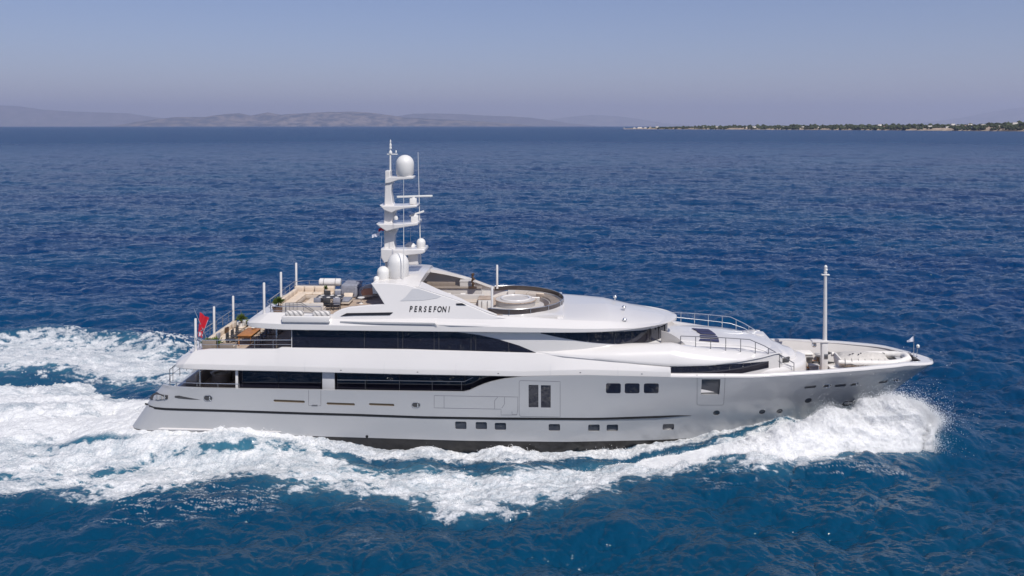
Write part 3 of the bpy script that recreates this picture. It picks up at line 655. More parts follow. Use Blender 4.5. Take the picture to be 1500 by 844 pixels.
pane(wins, 'porthole', 'glass2', -.12); pane(upw, 'cabin_window', 'glass', -.03); pane(tall, 'tall_window', 'glass', -.05)
pane(rnd, 'round_porthole', 'glass2', -.08); pane(doors, 'side_door_window', 'glass2', -.12)
pane(fair, 'mooring_slot', 'steel_dark', -.1); pane(longs, 'long_slot', 'slot', -.10)
# stripe in the step of the hull, tapering to a point forward
def ribbon(name, pts, wid, m, par, fy, off=.006, thick=.012, taper=None):
    mb = MB(); n = len(pts); A_, B_ = [], []
    P_ = [Vector((x, 0, z)) for x, z in pts]
    for i, p in enumerate(P_):
        d = (P_[min(i+1, n-1)]-P_[max(i-1, 0)]).normalized(); nn = Vector((-d.z, 0, d.x)); h_ = wid/2*(taper(i/(n-1)) if taper else 1)
        A_.append(p+nn*h_); B_.append(p-nn*h_)
    r_ = []
    for a, b in zip(A_, B_): r_.append([(a.x, -(fy(a.x, a.z)+off+thick), a.z), (b.x, -(fy(b.x, b.z)+off+thick), b.z), (b.x, -(fy(b.x, b.z)-.02), b.z), (a.x, -(fy(a.x, a.z)-.02), a.z)])
    mb.loft(r_, True, True); return mb.build(name, m, par, 0)
def line_px(pp, n=24, fy=hy):
    q = [pxs(u, v, fy) for u, v in pp]; out = []
    for a, b in zip(q[:-1], q[1:]):
        k = max(2, int((b-a).length/.25))
        out += [(a.x+(b.x-a.x)*i/k, a.z+(b.z-a.z)*i/k) for i in range(k)]
    out.append((q[-1].x, q[-1].z)); return out
hy0 = lambda x, z: hull_y(x, z)
stx = np.linspace(px(209, 596, -4.2)[0], XSTR, 160)
ribbon('stripe', [(x, zstr(x)-.045) for x in stx], .20, 'black', hull, lambda x, z: hull_y(x, zstr(x)-.03), .004, .014, lambda t: min(1, (1-t)*16+.02)*min(1, .5+t*20))
# stern spray rail along the lower edge
rail = [hp(u, v) for u, v in [(192, 626), (240, 628), (300, 629.5), (360, 631), (412, 632.5)]]
mb = MB(); mb.tube([p+Vector((0, -.02, 0)) for p in rail], [.09, .08, .07, .06, .03], 8); mb.build('spray_rail', 'white', hull)
# panel seams
seams = [[(762, 557.5), (820.5, 559), (820.5, 611), (762, 610), (760.5, 606), (760.5, 560), (762, 557.5)],
         [(636, 579.5), (758.5, 581.7), (758.5, 600), (757, 608), (734, 608), (734, 599.5), (636, 597.5), (636, 579.5)], [(650.5, 579.8), (650.5, 597.7)],
         [(739, 582), (739, 592), (735, 598)], [(724.5, 599.5), (724.5, 587), (729, 582)], [(750, 603), (750, 607.5), (757.5, 607.5)],
         [(1021, 549), (1021, 592), (1023, 593.5), (1058, 593.5), (1060, 592), (1062, 549)], [(452, 571.5), (452, 594), (470, 594.5), (470, 572)]]
for q in seams: ribbon('panel_seam', line_px(q), .028, 'seam', hull, hy, .0, .005)
mb = MB(); mb.box((0, 0, 0), (.4, .03, .08), .01); o = mb.build('latch', 'steel_dark', hull); p = hp(461, 594); o.location = (p.x, p.y-.01, p.z)
# hull fittings: mooring ports with steel rims, slanted exhaust slot, stern lights
def rim(name, u, v, w_, h_, m='steel', th_=.028, fill='dark', par=hull):
    c = [Vector((x, -(hy(x, z)+.01), z)) for x, z in rrect(u, v, w_, h_, .3)]
    mb = MB(); n = len(c); mb.tube(c+[c[0], c[1]], th_, 6, cap=False); o = mb.build(name, m, par)
    f = MB(); plate(f, rrect(u, v, w_, h_, .3), hy, -.02, .008); f.build('opening', fill, o, 0)
    g = MB(); c0 = hp(u, v); g.tube([c0+Vector((.12, -.03, -h_*.018)), c0+Vector((.12, -.03, h_*.018))], .05, 8); g.build('bollard', m, o)
for t in [(305, 583.3, 12, 7.5), (609.5, 593.3, 12, 7), (1211.5, 565.3, 12, 5.5), (1251.5, 563, 11, 5.5), (1313, 557, 9, 5)]: rim('mooring_port', *t)
mb = MB(); plate(mb, [(hp(u, v).x, hp(u, v).z) for u, v in [(256, 580), (262, 579.5), (270, 581.3), (293, 585.6), (280, 585.4), (262, 583.8), (256, 582.5)]], hy, -.05, .012); mb.build('exhaust_slot', 'dark', hull, 0)
mb = MB(); plate(mb, [(hp(u, v).x, hp(u, v).z) for u, v in [(219, 583), (224, 577), (230, 574), (236, 577.5), (246, 579), (246, 584), (232, 586), (222, 585.5)]], hy, -.05, .06); mo = mb.build('stern_opening', 'dark', hull, 0)
for u_ in (230, 236, 242): mb = MB(); p = hp(u_, 581.5); mb.tube([p+Vector((0, -.08, -.13)), p+Vector((0, -.08, .13))], .05, 8); mb.build('bollard', 'steel', mo)
mb = MB(); plate(mb, [(hp(u, v).x, hp(u, v).z) for u, v in [(1233, 592), (1238, 588), (1253, 587), (1251, 593), (1234, 596)]], hy, -.05, .01); an = mb.build('anchor_pocket', 'dark', hull, 0)
mb = MB(); p = hp(1243, 590); mb.box(p+Vector((0, -.08, 0)), (.7, .12, .16), .04, 0); mb.box(p+Vector((.3, -.1, .06)), (.16, .14, .5), .04, tilt=.5); mb.build('anchor', 'steel', an)
mb = MB(); plate(mb, rrect(537.5, 639.5, 4, 4, 9), hy, -.05, .01); mb.build('discharge_port', 'black', hull, 0)
mb = MB(); cc_ = hp(748, 654); ring = [Vector((cc_.x+.155*math.cos(t), -(hy(cc_.x, cc_.z)+.004), cc_.z+.155*math.sin(t))) for t in np.linspace(0, 2*math.pi, 25)]
mb.tube(ring, .016, 5, cap=False); mb.box((cc_.x+.2, -(hy(cc_.x, cc_.z)+.006), cc_.z), (.42, .01, .03), 0); mb.build('load_line_mark', 'white_matt', hull, 0)

# ---- decks
def deck(name, xs, by, z, m='teak', th_=.06, par=Y0):
    mb = MB(); mb.loft([[(x, -by(x), z-th_), (x, -by(x), z), (x, by(x), z), (x, by(x), z-th_)] for x in xs], True, True); return mb.build(name, m, par, 0)
XS0 = px(240, 566, -4)[0]; XSA = px(262, 532, -4.2)[0]
deck('main_deck', np.linspace(XS0+.25, px(770, 560, -4)[0], 40), lambda x: hull_y(x, 4.0)-.21, 3.40)
deck('foredeck', np.linspace(XF-4, xb_(4.1)-.3, 50), lambda x: max(.03, hull_y(x, 4.12)-.16), 4.16, 'teak')

# ---- white gunwale of the bow
def zg(x): return zsh(x)
xg = np.concatenate([np.linspace(px(980, 550, -4.4)[0], STEM[-1][1]-3, 60), STEM[-1][1]-np.array([2.5, 2, 1.6, 1.2, .8, .5, .3, .15, .05, .0])])
mb = MB()
for sg in (-1, 1):
    rings = []
    for x in xg:
        y = yb(x); z = zg(x); e = ip([(0, .0), (2.5, .34), (80, .34)], STEM[-1][1]-x); wdt = ip([(0, .02), (.5, .5), (1.2, .75), (3, .5), (9, .30), (80, .30)], STEM[-1][1]-x)
        hgt = ip([(0, .12), (3, .16), (16, .20), (80, .26)], STEM[-1][1]-x)
        yo = y+.012
        sec = [(yo, z-.01), (yo-.01, z+hgt*.45), (yo-.07, z+hgt*.85), (yo-.14, z+hgt), (max(0, yo-.14-wdt*.6), z+hgt-.02), (max(0, yo-.16-wdt*.62), z+hgt-.12), (max(0, yo-.2-wdt*.4), z-.01)]
        rings.append([(x, sg*max(0, a), b) for a, b in sec])
    mb.loft(rings, True, True)
mb.build('gunwale', 'white', Y0, 40)
def tipdeck():      # small plated deck at the very bow
    mb = MB(); xs = STEM[-1][1]-np.array([1.15, .9, .7, .5, .35, .2]); 
    mb.loft([[(x, -max(.02, yb(x)-.18), zg(x)+.02), (x, -max(.02, yb(x)-.18), zg(x)+.10), (x, max(.02, yb(x)-.18), zg(x)+.10), (x, max(.02, yb(x)-.18), zg(x)+.02)] for x in xs]); mb.build('bow_cap', 'white', Y0, 40)
tipdeck()
mb = MB()       # inner face of the bow bulwark
xi_ = [x for x in np.linspace(XF-1, STEM[-1][1]-1.0, 50)]
for sg in (-1, 1): mb.loft([[(x, sg*max(.01, hull_y(x, max(4.1, zin(x)))-.19), max(4.1, zin(x))), (x, sg*(yb(x)-.20), zg(x)+.1), (x, sg*(yb(x)-.30), zg(x)+.1), (x, sg*max(.02, hull_y(x, max(4.1, zin(x)))-.26), max(4.1, zin(x)))] for x in xi_])
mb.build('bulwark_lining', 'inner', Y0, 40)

# ---- slab A: upper deck with its sloping white skirt
AB = [px(u, v, -4.6) for u, v in [(262, 541), (300, 541.5), (420, 544), (600, 548.5), (760, 551.3), (860, 549.3), (980, 552.6)]]
ATf = lambda y: [px(u, v, y) for u, v in [(262, 527), (276, 514), (300, 511.5), (405, 511.5), (412, 509), (600, 511.5), (785, 517), (820, 519.5), (881, 527), (941, 533), (1000, 537)]]
AT = ATf(-4.25)
x0A = px(258, 527, -4.2)[0]; x1A = px(982, 545, -4.5)[0]
def bA(x): return 4.72*ip([(0, .80), (.25, .90), (.8, .965), (1.6, .99), (3, 1), (60, 1)], x-x0A)
def zAB(x): return ip(AB, x)
def zAT(x): return ip(AT, x)
ZUD = 5.98
def secA(x):
    b, zb, zt = bA(x), zAB(x), zAT(x); e = ip([(0, .0), (.9, 1), (90, 1)], x-x0A); zc = zb+.14+.26*e
    k = ip([(XSA, 1), (px(820, 520, -4.4)[0], 1), (x1A, .25)], x)
    zt = max(zt, zc+.04)
    return [(0, zb+.05), (-(b-.3), zb+.05), (-(b-.06), zb), (-b, zb+.05), (-b, zc-.06), (-(b-.01), zc), (-(b-.20*k), zc+(zt-zc)*.5), (-(b-.40*k), zt-.015), (-(b-.43*k), zt), (-(b-.62*k), zt), (-(b-.66*k), min(ZUD, zt-.05)), (0, min(ZUD, zt-.05))]
mb = MB(); loftx(mb, np.concatenate([x0A+np.array([0, .1, .25, .5, .8, 1.2, 1.6]), np.linspace(x0A+2, px(404, 511, -4.25)[0], 16), np.linspace(px(406, 511, -4.25)[0], px(413, 511, -4.25)[0], 5), np.linspace(px(416, 511, -4.25)[0], x1A, 90)]), secA)
def rake(mb, xe, zc, zt, sh, ln):
    mb.v = [(x+sh*max(0, min(1, 1-(x-xe)/ln))*max(-.25, (z-zc)/(zt-zc)) if x < xe+ln else x, y, z) for x, y, z in mb.v]
rake(mb, x0A, zAB(x0A)+.5, 6.86, .85, 3.2)
mb.build('upper_deck_skirt', 'white', Y0, 12)
deck('upper_deck', np.linspace(x0A+1.5, px(440, 500, -4)[0]+6, 30), lambda x: bA(x)-.68, ZUD+.05)
mb = MB(); cr = [(x, -(bA(x)+.004), zAB(x)+.40) for x in np.linspace(x0A+1, px(760, 551, -4.6)[0], 60)]

def ySk(x, z):
    b, zb, zt = bA(x), zAB(x), zAT(x); zc = zb+.40; k = ip([(XSA, 1), (px(820, 520, -4.4)[0], 1), (x1A, .25)], x)
    return b+.004-(.43*k*min(1, max(0, (z-zc)/max(.1, zt-zc))))
for u_ in (447, 563, 668, 806, 905):
    x = px(u_, 530, -4.6)[0]; z0, z1 = zAB(x)+.06, zAT(x)-.03
    ribbon('panel_seam', [(x, z0+(z1-z0)*k/12) for k in range(13)], .018, 'grey_paint', Y0, ySk, .0, .003)
for u_ in (500, 612, 730, 850, 940): 
    x = px(u_, 546, -4.6)[0]; b_ = MB(); b_.box((x, -bA(x)-.004, zAB(x)+.2), (.10, .02, .05), .008); b_.build('scupper', 'dark', Y0, 0)
# ---- main deck house: dark glass set back under the overhang
XH0, XH1 = px(350, 555, -4.0)[0], px(775, 560, -4.0)[0]
mb = MB(); mb.box(((XH0+XH1)/2, 0, 4.45), (XH1-XH0, 7.8, 2.3), .02); mh = mb.build('main_deck_house', 'dark', Y0, 0)
def flat(yv): return lambda x, z: yv
def quadpx(mb, pts, yv, th_=.03, sgn=1):
    ol = [px(u, v, -yv) for u, v in pts]; plate(mb, ol, flat(yv), 0, th_)
ed = [350, 408, 471, 491, 537, 585, 633, 681, 766]
for a, b in zip(ed[:-1], ed[1:]):
    if a == 471: continue
    mb = MB(); zt_ = 5.62; xa, xb2 = px(a+.5, 555, -3.98)[0], px(b-.5, 555, -3.98)[0]
    plate(mb, [(xa, 3.45), (xb2, 3.45), (xb2, zt_), (xa, zt_)], flat(3.905), 0, .04); mb.build('saloon_window', 'glass', mh, 0)
mb = MB(); xa, xb2 = px(472, 555, -4.35)[0], px(490, 555, -4.35)[0]; mb.box(((xa+xb2)/2, -4.28, 4.5), (xb2-xa, .16, 2.3), .02); mb.build('boarding_pillar', 'grey_paint', Y0); mb = MB(); mb.box(((xa+xb2)/2, 4.28, 4.5), (xb2-xa, .16, 2.3), .02); mb.build('boarding_pillar', 'grey_paint', Y0)
for sg in (-1, 1):
    mb = MB(); mb.box((px(347, 555, -4.35)[0], sg*4.35, 4.6), (.17, .14, 2.2), .02); mb.build('deck_pillar', 'white', Y0)
    mb = MB(); x = px(293, 555, -4.1)[0]; mb.tube([(x, sg*4.1, 3.4), (x, sg*4.1, 5.62)], .06, 10); mb.build('deck_pillar', 'steel', Y0)
for sg in (-1, 1):
    mb = MB(); pts = [px(u, v, -4.45) for u, v in [(494, 556.6), (680, 559.2), (693, 553)]]
    mb.tube([(x, sg*4.45, z) for x, z in pts], .024, 8)
    for u_ in (535, 585, 633, 676): x = px(u_, 557, -4.45)[0]; mb.tube([(x, sg*4.45, 4.2), (x, sg*4.45, ip(pts, x))], .015, 6)
    mb.build('side_deck_handrail', 'steel_dark', Y0)

# ---- railings
def railing(name, line, h_, r=.028, mids=(.5,), posts=None, step=1.3, m='steel', ends=True, par=Y0):
    """one railing: top rail, middle wires and posts along a list of foot points"""
    P_ = [Vector(p) for p in line]; up = Vector((0, 0, 1)); mb = MB()
    H_ = h_ if isinstance(h_, (list, tuple)) else [h_]*len(P_)
    o = MB().tube([p+up*q for p, q in zip(P_, H_)], r, 8).build(name, m, par)
    for k in mids: MB().tube([p+up*q*k for p, q in zip(P_, H_)], r*.55, 6).build('middle_rail', m, o)
    L = [0]
    for a, b in zip(P_[:-1], P_[1:]): L.append(L[-1]+(b-a).length)
    n = max(1, round(L[-1]/step))
    for i in range(n+1):
        d = L[-1]*i/n; j = min(len(L)-2, int(np.searchsorted(L, d, 'right'))-1); j = max(j, 0)
        t = (d-L[j])/max(1e-6, L[j+1]-L[j]); p = P_[j].lerp(P_[j+1], t); q = H_[j]+(H_[j+1]-H_[j])*t
        MB().tube([p-up*.03, p+up*q], r*.85, 6).build('post', m, o)
    return o
# main deck aft rail round the stern
xa = px(243, 566, -4)[0]
pl = [(px(350, 566, -4.45)[0], -4.42, 4.20), (px(300, 566, -4.4)[0], -4.38, 4.20), (xa+.5, -4.25, 4.20), (xa+.18, -3.95, 4.22), (xa, -3.3, 4.25)]
railing('main_deck_rail', pl, .22, mids=(), step=1.6)
hh_ = [.85, .85, .85, .85]
railing('stern_rail', [(xa+.35, -4.15, 4.15), (xa+.1, -3.6, 4.15), (xa+.05, -2.6, 4.15), (xa+.05, 2.6, 4.15), (xa+.1, 3.6, 4.15), (xa+.35, 4.15, 4.15)], [.55]+[.95]*4+[.55], step=1.2, m='steel_dark')
# upper deck aft rail
xu = x0A+.75; zt_ = 6.86
xr = px(427, 505, -4.2)[0]
railing('upper_deck_rail', [(xr, -4.15, 6.78), (px(300, 505, -4.2)[0], -4.15, 6.70), (xu+.6, -4.1, zt_-.05), (xu+.25, -3.6, zt_), (xu+.2, 3.6, zt_), (xu+.6, 4.1, zt_), (xr, 4.15, zt_)], .62, step=1.25)

# ---- upper deck house with long curved window
XU0 = px(427, 500, -4.2)[0]; XUF = px(986, 490, 0)[0]-.4; XUc = px(800, 500, -4.3)[0]
def bU(x, z=0):
    t = (x-XUc)/(XUF-XUc); return 4.22 if t <= 0 else 4.22*max(0, 1-t**2.3)**.55
def bUz(x, z): return bU(x)
mb = MB(); xs = np.concatenate([np.linspace(XU0, XUc, 30), XUc+(XUF-XUc)*(1-(1-np.linspace(0.03, 1, 40))**2)])
mb.loft([[(x, -bU(x)-.0, 6.0), (x, -bU(x), 8.1), (x, bU(x), 8.1), (x, bU(x), 6.0)] for x in xs]); uh = mb.build('upper_deck_house', 'white', Y0, 40)
def strip(name, top, bot, fy, m, par, off=.006, th_=.02, n=60, xend=None):
    """glazing band between two pixel polylines laid on a wall of half-breadth fy"""
    A_ = [pxs(u, v, fy) for u, v in top]; B_ = [pxs(u, v, fy) for u, v in bot]
    ta = [(p.x, p.z) for p in A_]; tb = [(p.x, p.z) for p in B_]
    x0, x1 = max(ta[0][0], tb[0][0]), min(ta[-1][0], tb[-1][0]); x1 = xend or x1
    xs = x0+(x1-x0)*np.sin(np.linspace(0, math.pi/2, n)) if xend else np.linspace(x0, x1, n)
    for sg in (-1, 1):
        mb = MB(); mb.loft([[(x, sg*(fy(x, 0)+off), ip(tb, x)), (x, sg*(fy(x, 0)+off+th_), ip(tb, x)+.005), (x, sg*(fy(x, 0)+off+th_), max(ip(tb, x)+.006, ip(ta, x)-.005)), (x, sg*(fy(x, 0)+off), max(ip(tb, x)+.006, ip(ta, x)))] for x in xs], True, True); o = mb.build(name, m, par, 40)
    return ta, tb
utop = [(428, 483), (600, 483.5), (668, 486.5), (700, 490.5), (730, 497), (760, 506), (785, 516.5)]
ubot = [(428, 512), (500, 512.5), (660, 514.5), (785, 517.2)]
divs = [428, 536, 583, 590, 636, 643, 690, 697, 745, 785.0]
ta, tb = strip('window_band', utop, ubot, bUz, 'glass', uh, n=90)
for u_ in (534, 583, 590, 636, 643, 690, 697, 745):
    x = pxs(u_, 500, bUz).x; z0, z1 = ip(tb, x), ip(ta, x)
    mb = MB(); mb.box((x, -bU(x)-.035, (z0+z1)/2), (.035, .02, z1-z0-.02), 0); mb.build('window_mullion', 'dark', uh, 0)
bt = [(792, 486), (890, 486), (940, 484), (974, 479)]
bb2 = [(792, 488.5), (820, 494.5), (845, 499), (870, 502), (900, 504), (930, 503.7), (950, 501.5), (966, 497.5), (974.5, 492)]
bt, bb2 = bt[:3], bb2[:7]
ta, tb = strip('bridge_window_band', bt, bb2, bUz, 'glass', uh, n=110, xend=XUF-.03)
for x in [pxs(862, 495, bUz).x, pxs(900, 495, bUz).x, pxs(925, 495, bUz).x]+[XUF-q for q in (1.5, .85, .35)]:
    z0, z1 = ip(tb, x), 8.0
    mb = MB(); mb.tube([(x, -bU(x)-.03, z0+.02), (x+.03, -bU(x)-.03, z1)], .022, 6); mb.build('window_mullion', 'dark', uh)
mb = MB(); xs = np.linspace(pxs(780, 505, bUz).x, XUF, 50)

# ---- body B: raised side fairing from the house to the foredeck (both sides)
BBt = [px(u, v, -4.35) for u, v in [(780, 518.5), (881, 527.5), (941, 533.2), (980, 536), (1040, 536), (1090, 533.3), (1120, 530.5), (1143, 527)]]
xB0 = px(770, 515, -4.4)[0]; xB1 = px(1144, 526.5, -3.2)[0]
def bB(x):
    t = (x-px(980, 536, -4.4)[0])/(xB1-px(980, 536, -4.4)[0]); return ip([(0, 4.16), (2.5, 4.44), (6, 4.52), (90, 4.52)], x-xB0) if t <= 0 else 4.52-1.55*t**2.0
def zBb(x): return ip(BBt, x)
BCt = [px(u, v, -3.7) for u, v in [(700, 512), (790, 505.5), (860, 505), (920, 505), (985, 504), (1010, 508.5), (1053, 514), (1097, 518), (1120, 521), (1144, 526)]]
def zBc(x): return max(ip(BCt, x), zBb(x)+.12)
mb = MB()
def secB(x, sg):
    b, zb, zc = bB(x), zBb(x), zBc(x); h_ = zc-zb
    sec = [(b-.25, zb), (b-.03, zb), (b, zb+.04), (b-.02, zb+.10+.1*h_), (b-.12, zb+h_*.42), (b-.30, zb+h_*.68), (b-.55, zb+h_*.87), (b-.85, zc-.02), (b-1.05, zc), (b-1.3, zc-.02), (b-1.36, zc-.3), (b-1.36, zb)]
    return [(x, sg*a, z) for a, z in sec]
xsB = np.concatenate([np.linspace(xB0, xB1-.6, 80), np.linspace(xB1-.5, xB1, 6)])
for sg in (-1, 1): mb.loft([secB(x, sg) for x in xsB])
mb.build('side_fairing', 'white', Y0, 45)
# white transition piece behind bridge windows down to the skirt is the house wall itself; dark band under the fairing
def bBw(x, z=0): return bB(x)-.10
mb = MB(); xs = np.linspace(px(980, 540, -4.4)[0]-.4, xB1+.2, 50)
mb.loft([[(x, -bBw(x), 4.2), (x, -bBw(x), zBb(x)+.05), (x, bBw(x), zBb(x)+.05), (x, bBw(x), 4.2)] for x in xs]); fh = mb.build('forward_house', 'white', Y0, 40)
strip('forward_window_band', [(981, 535), (1040, 535), (1090, 532), (1126, 529)], [(981, 549), (1070, 549), (1085, 547), (1105, 543), (1126, 538.5)], bBw, 'glass', fh, n=60)
# ---- central coachroof C ahead of the bridge
xC0 = XUF-1.6; xC1 = px(1166, 515, 0)[0]
CT = [px(u, v, 0) for u, v in [(960, 486), (1000, 486), (1060, 489), (1100, 494), (1130, 501), (1150, 508)]]
def bC(x):
    t = (x-xC0)/(xC1-xC0); return ip([(0, 3.0), (.35, 2.95), (.6, 2.75), (.8, 2.35), (.92, 1.7), (.98, .95), (1, .5)], t)
def zC(x): return ip(CT, x)-ip([(0, 0), (.90, 0), (.97, .12), (1, .45)], (x-xC0)/(xC1-xC0))
mb = MB()
xsC = np.concatenate([np.linspace(xC0, xC1-1.2, 40), np.linspace(xC1-1.1, xC1, 12)])
loftx(mb, xsC, lambda x: [(0, 5.0), (-bC(x), 5.0), (-bC(x), zC(x)-.34), (-(bC(x)-.05), zC(x)-.24), (-(bC(x)-.22), zC(x)-.15), (-(bC(x)*.5), zC(x)-.03), (0, zC(x))])
mb.build('coachroof', 'white', Y0, 45)
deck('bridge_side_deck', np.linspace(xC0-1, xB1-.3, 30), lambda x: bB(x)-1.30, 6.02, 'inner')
# rounded tier ahead of it, falling to the foredeck
xD1 = px(1185, 540, -1)[0]
mb = MB()
def bD(x):
    t = (x-(xD1-6))/6; return 3.5 if t < 0 else 3.5*max(0.0, 1-t**2.6)**.5
loftx(mb, np.concatenate([np.linspace(xD1-6, xD1-1.5, 14), xD1-1.5*(1-np.linspace(.05, 1, 14))**2]), lambda x: [(0, 4.1), (-max(.05, bD(x)), 4.1), (-max(.05, bD(x)), 5.3), (-max(.04, bD(x)-.10), 5.5), (-max(.03, bD(x)-.3), 5.62), (0, 5.70)])
mb.build('front_tier', 'white', Y0, 45)
# navy sunpads
for (a, b, c, d) in [((1013, 482), (1038, 483.7), (1044, 487), (1021, 485.5)), ((1020, 486.5), (1045, 488), (1049, 491.5), (1027, 490.2)), ((1025, 491.8), (1050, 493.2), (1053, 497), (1026, 495.5)), ((1025.5, 497.5), (1053, 498.5), (1053.5, 502), (1024, 499.8))]:
    pts = []
    for q in (a, b, c, d):
        zq = 6.8
        for _ in range(6): x, y = pz(q[0], q[1], zq); zq = zC(x)-.03*abs(y)/1.4-.10*max(0, (abs(y)-1.5)/1.3)
        pts.append((x, y, zq+.03))
    MB().prism(pts, (0, 0, .05)).build('sunpad', 'navy', Y0, 0, .02)
# rails of the side walkway (both sides)
foot = [(997, 505.5), (1030, 511), (1053, 514), (1076, 516), (1098, 518.5), (1120, 522), (1141, 540), (1163, 543.5)]
tops = [(997, 492.4), (1030, 493.5), (1053, 494.5), (1076, 496), (1101, 497.5), (1120, 507), (1141, 519), (1165, 532)]
for sg in (-1, 1):
    ft, hs = [], []
    for (u1, v1), (u2, v2), yy in zip(foot, tops, [3.45, 3.42, 3.38, 3.3, 3.2, 3.05, 2.9, 2.75]):
        x, z = px(u1, v1, -yy); z2 = px(u1, v2, -yy)[1]; ft.append((x, sg*yy, z)); hs.append(z2-z)
    railing('walkway_rail', ft, hs, .03, step=1.05, m='steel_dark' if sg < 0 else 'steel')
# windbreak walls before the bridge
for sg in (-1, 1):
    mb = MB(); pts = []
    for t in np.linspace(0, 1, 12):
        xx, yy = XUF-.75+1.75*t, 2.55+.75*t**.8; top = 7.85-.95*t**2.0
        pts.append([(xx, sg*yy, 6.0), (xx, sg*yy, top), (xx, sg*(yy-.14), top), (xx, sg*(yy-.14), 6.0)])
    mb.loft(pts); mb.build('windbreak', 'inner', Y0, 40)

# ---- sundeck slab with the long bridge roof
x0S = px(364, 474, -4.0)[0]; xTip = px(991, 470, 0)[0]; xsn = px(820, 487, -4.5)[0]
SBt = [px(u, v, -4.5) for u, v in [(365, 480.5), (420, 483), (600, 485.3), (760, 487), (890, 487.3), (940, 486.5), (990, 486)]]
def zSB(x): return ip(SBt, x)
def bS(x):
    if x < xsn: return 4.62*ip([(0, .80), (.2, .89), (.7, .96), (1.5, .99), (2.5, 1), (60, 1)], x-x0S)
    t = (x-xsn)/(xTip-xsn); return 4.62*max(0, 1-t**2.35)**.56
xRA = px(600, 470, -4.4)[0]; xRB = px(740, 462, -4.3)[0]; x84 = px(484, 462, -4.3)[0]; xRing1 = px(822, 440, 0)[0]; xRing0 = px(700, 440, 0)[0]
ST = [px(u, v, -4.1) for u, v in [(365, 466), (378, 458.5), (400, 458), (484, 461), (520, 462), (640, 461), (740, 463)]]+[(xRB+4, 8.95), (xRB+7, 8.80), (xTip-3, 8.48), (xTip-1.2, 8.32), (xTip, 8.14)]
def zST(x): return ip(ST, x)
ZSD = 8.62
def secS(x):
    b, zb, zt = bS(x), zSB(x), zST(x)
    cr_ = ip([(xRB-2, 0), (xRB+4, .12), (xTip-6, .26), (xTip-2, .12), (xTip, .02)], x)
    k = ip([(x0S, 1), (xRB, 1.0), (xTip-3, 1.4), (xTip-1, 1.0), (xTip, .3)], x); fl_ = x < xRing1
    s = min(1, b/1.5)
    edge = [(0, zb+.04), (-(b-.4*s), zb+.04), (-(b-.06*s), zb), (-b, zb+.04), (-(b), zb+(zt-zb)*.38), (-(b-.03*k*s), zb+(zt-zb)*.42), (-(b-.24*k*s), zb+(zt-zb)*.72), (-(b-.44*k*s), zt-.02), (-(b-.5*k*s), zt)]
    return edge
mb = MB()
def secS1(x):     # open (recessed deck) part
    b, zt = bS(x), zST(x); return secS(x)+[(-(b-.68), zt), (-(b-.72), ZSD), (0, ZSD)]
def secS2(x):
    b, zt = bS(x), zST(x); c_ = ip([(xRing1-.3, .10), (xRing1+2.5, .30), (xTip-5, .34), (xTip-2, .16), (xTip, .02)], x); return secS(x)+[(-(b*.8-.45*min(1, b/2)), zt+c_*.35), (-b*.4, zt+c_*.85), (0, zt+c_)]
xq = np.concatenate([x0S+np.array([0, .1, .25, .5, .9, 1.4, 2]), np.linspace(x0S+2.5, xRing1-.3, 60)])
loftx(mb, xq, secS1); rake(mb, x0S, zSB(x0S)+.42, 9.25, .75, 3.0); mb.build('sundeck_skirt', 'white', Y0, 14)
mb = MB(); xq = np.concatenate([np.linspace(xRing1-.3, xTip-3, 50), xTip-3*(1-np.linspace(.03, 1, 30))**2]); loftx(mb, xq, secS2); mb.build('bridge_roof', 'white', Y0, 40)
deck('sundeck', np.linspace(x0S+1.5, xRing1-.2, 40), lambda x: bS(x)-.74, ZSD+.05)
# crescent between the flat deck and the roof so the ring of glass has a curved sill
ringc = ((xRing1-3.6), 0)
mb = MB(); n = 48; A_, B_ = [], []
for i in range(n+1):
    t = R(-96+192*i/n); cx, cy = ringc[0]+3.75*math.cos(t), 3.75*math.sin(t)
    ox = cx+1.4+0*cy; oy = (bS(min(xRing1-.3, cx))-.6)*(1 if cy > 0 else -1) if abs(cy) > 2.8 else cy
    A_.append((cx, cy)); B_.append((xRing1+.1, max(-3.95, min(3.95, cy*1.12))) if abs(t) < R(62) else (cx, 3.95*(1 if cy > 0 else -1)))
rings = [[(a[0], a[1], ZSD), (a[0], a[1], 9.28), (b[0], b[1], 9.16), (b[0], b[1], ZSD)] for a, b in zip(A_, B_)]
mb.loft(rings, True, True); mb.build('roof_sill', 'white', Y0, 30)
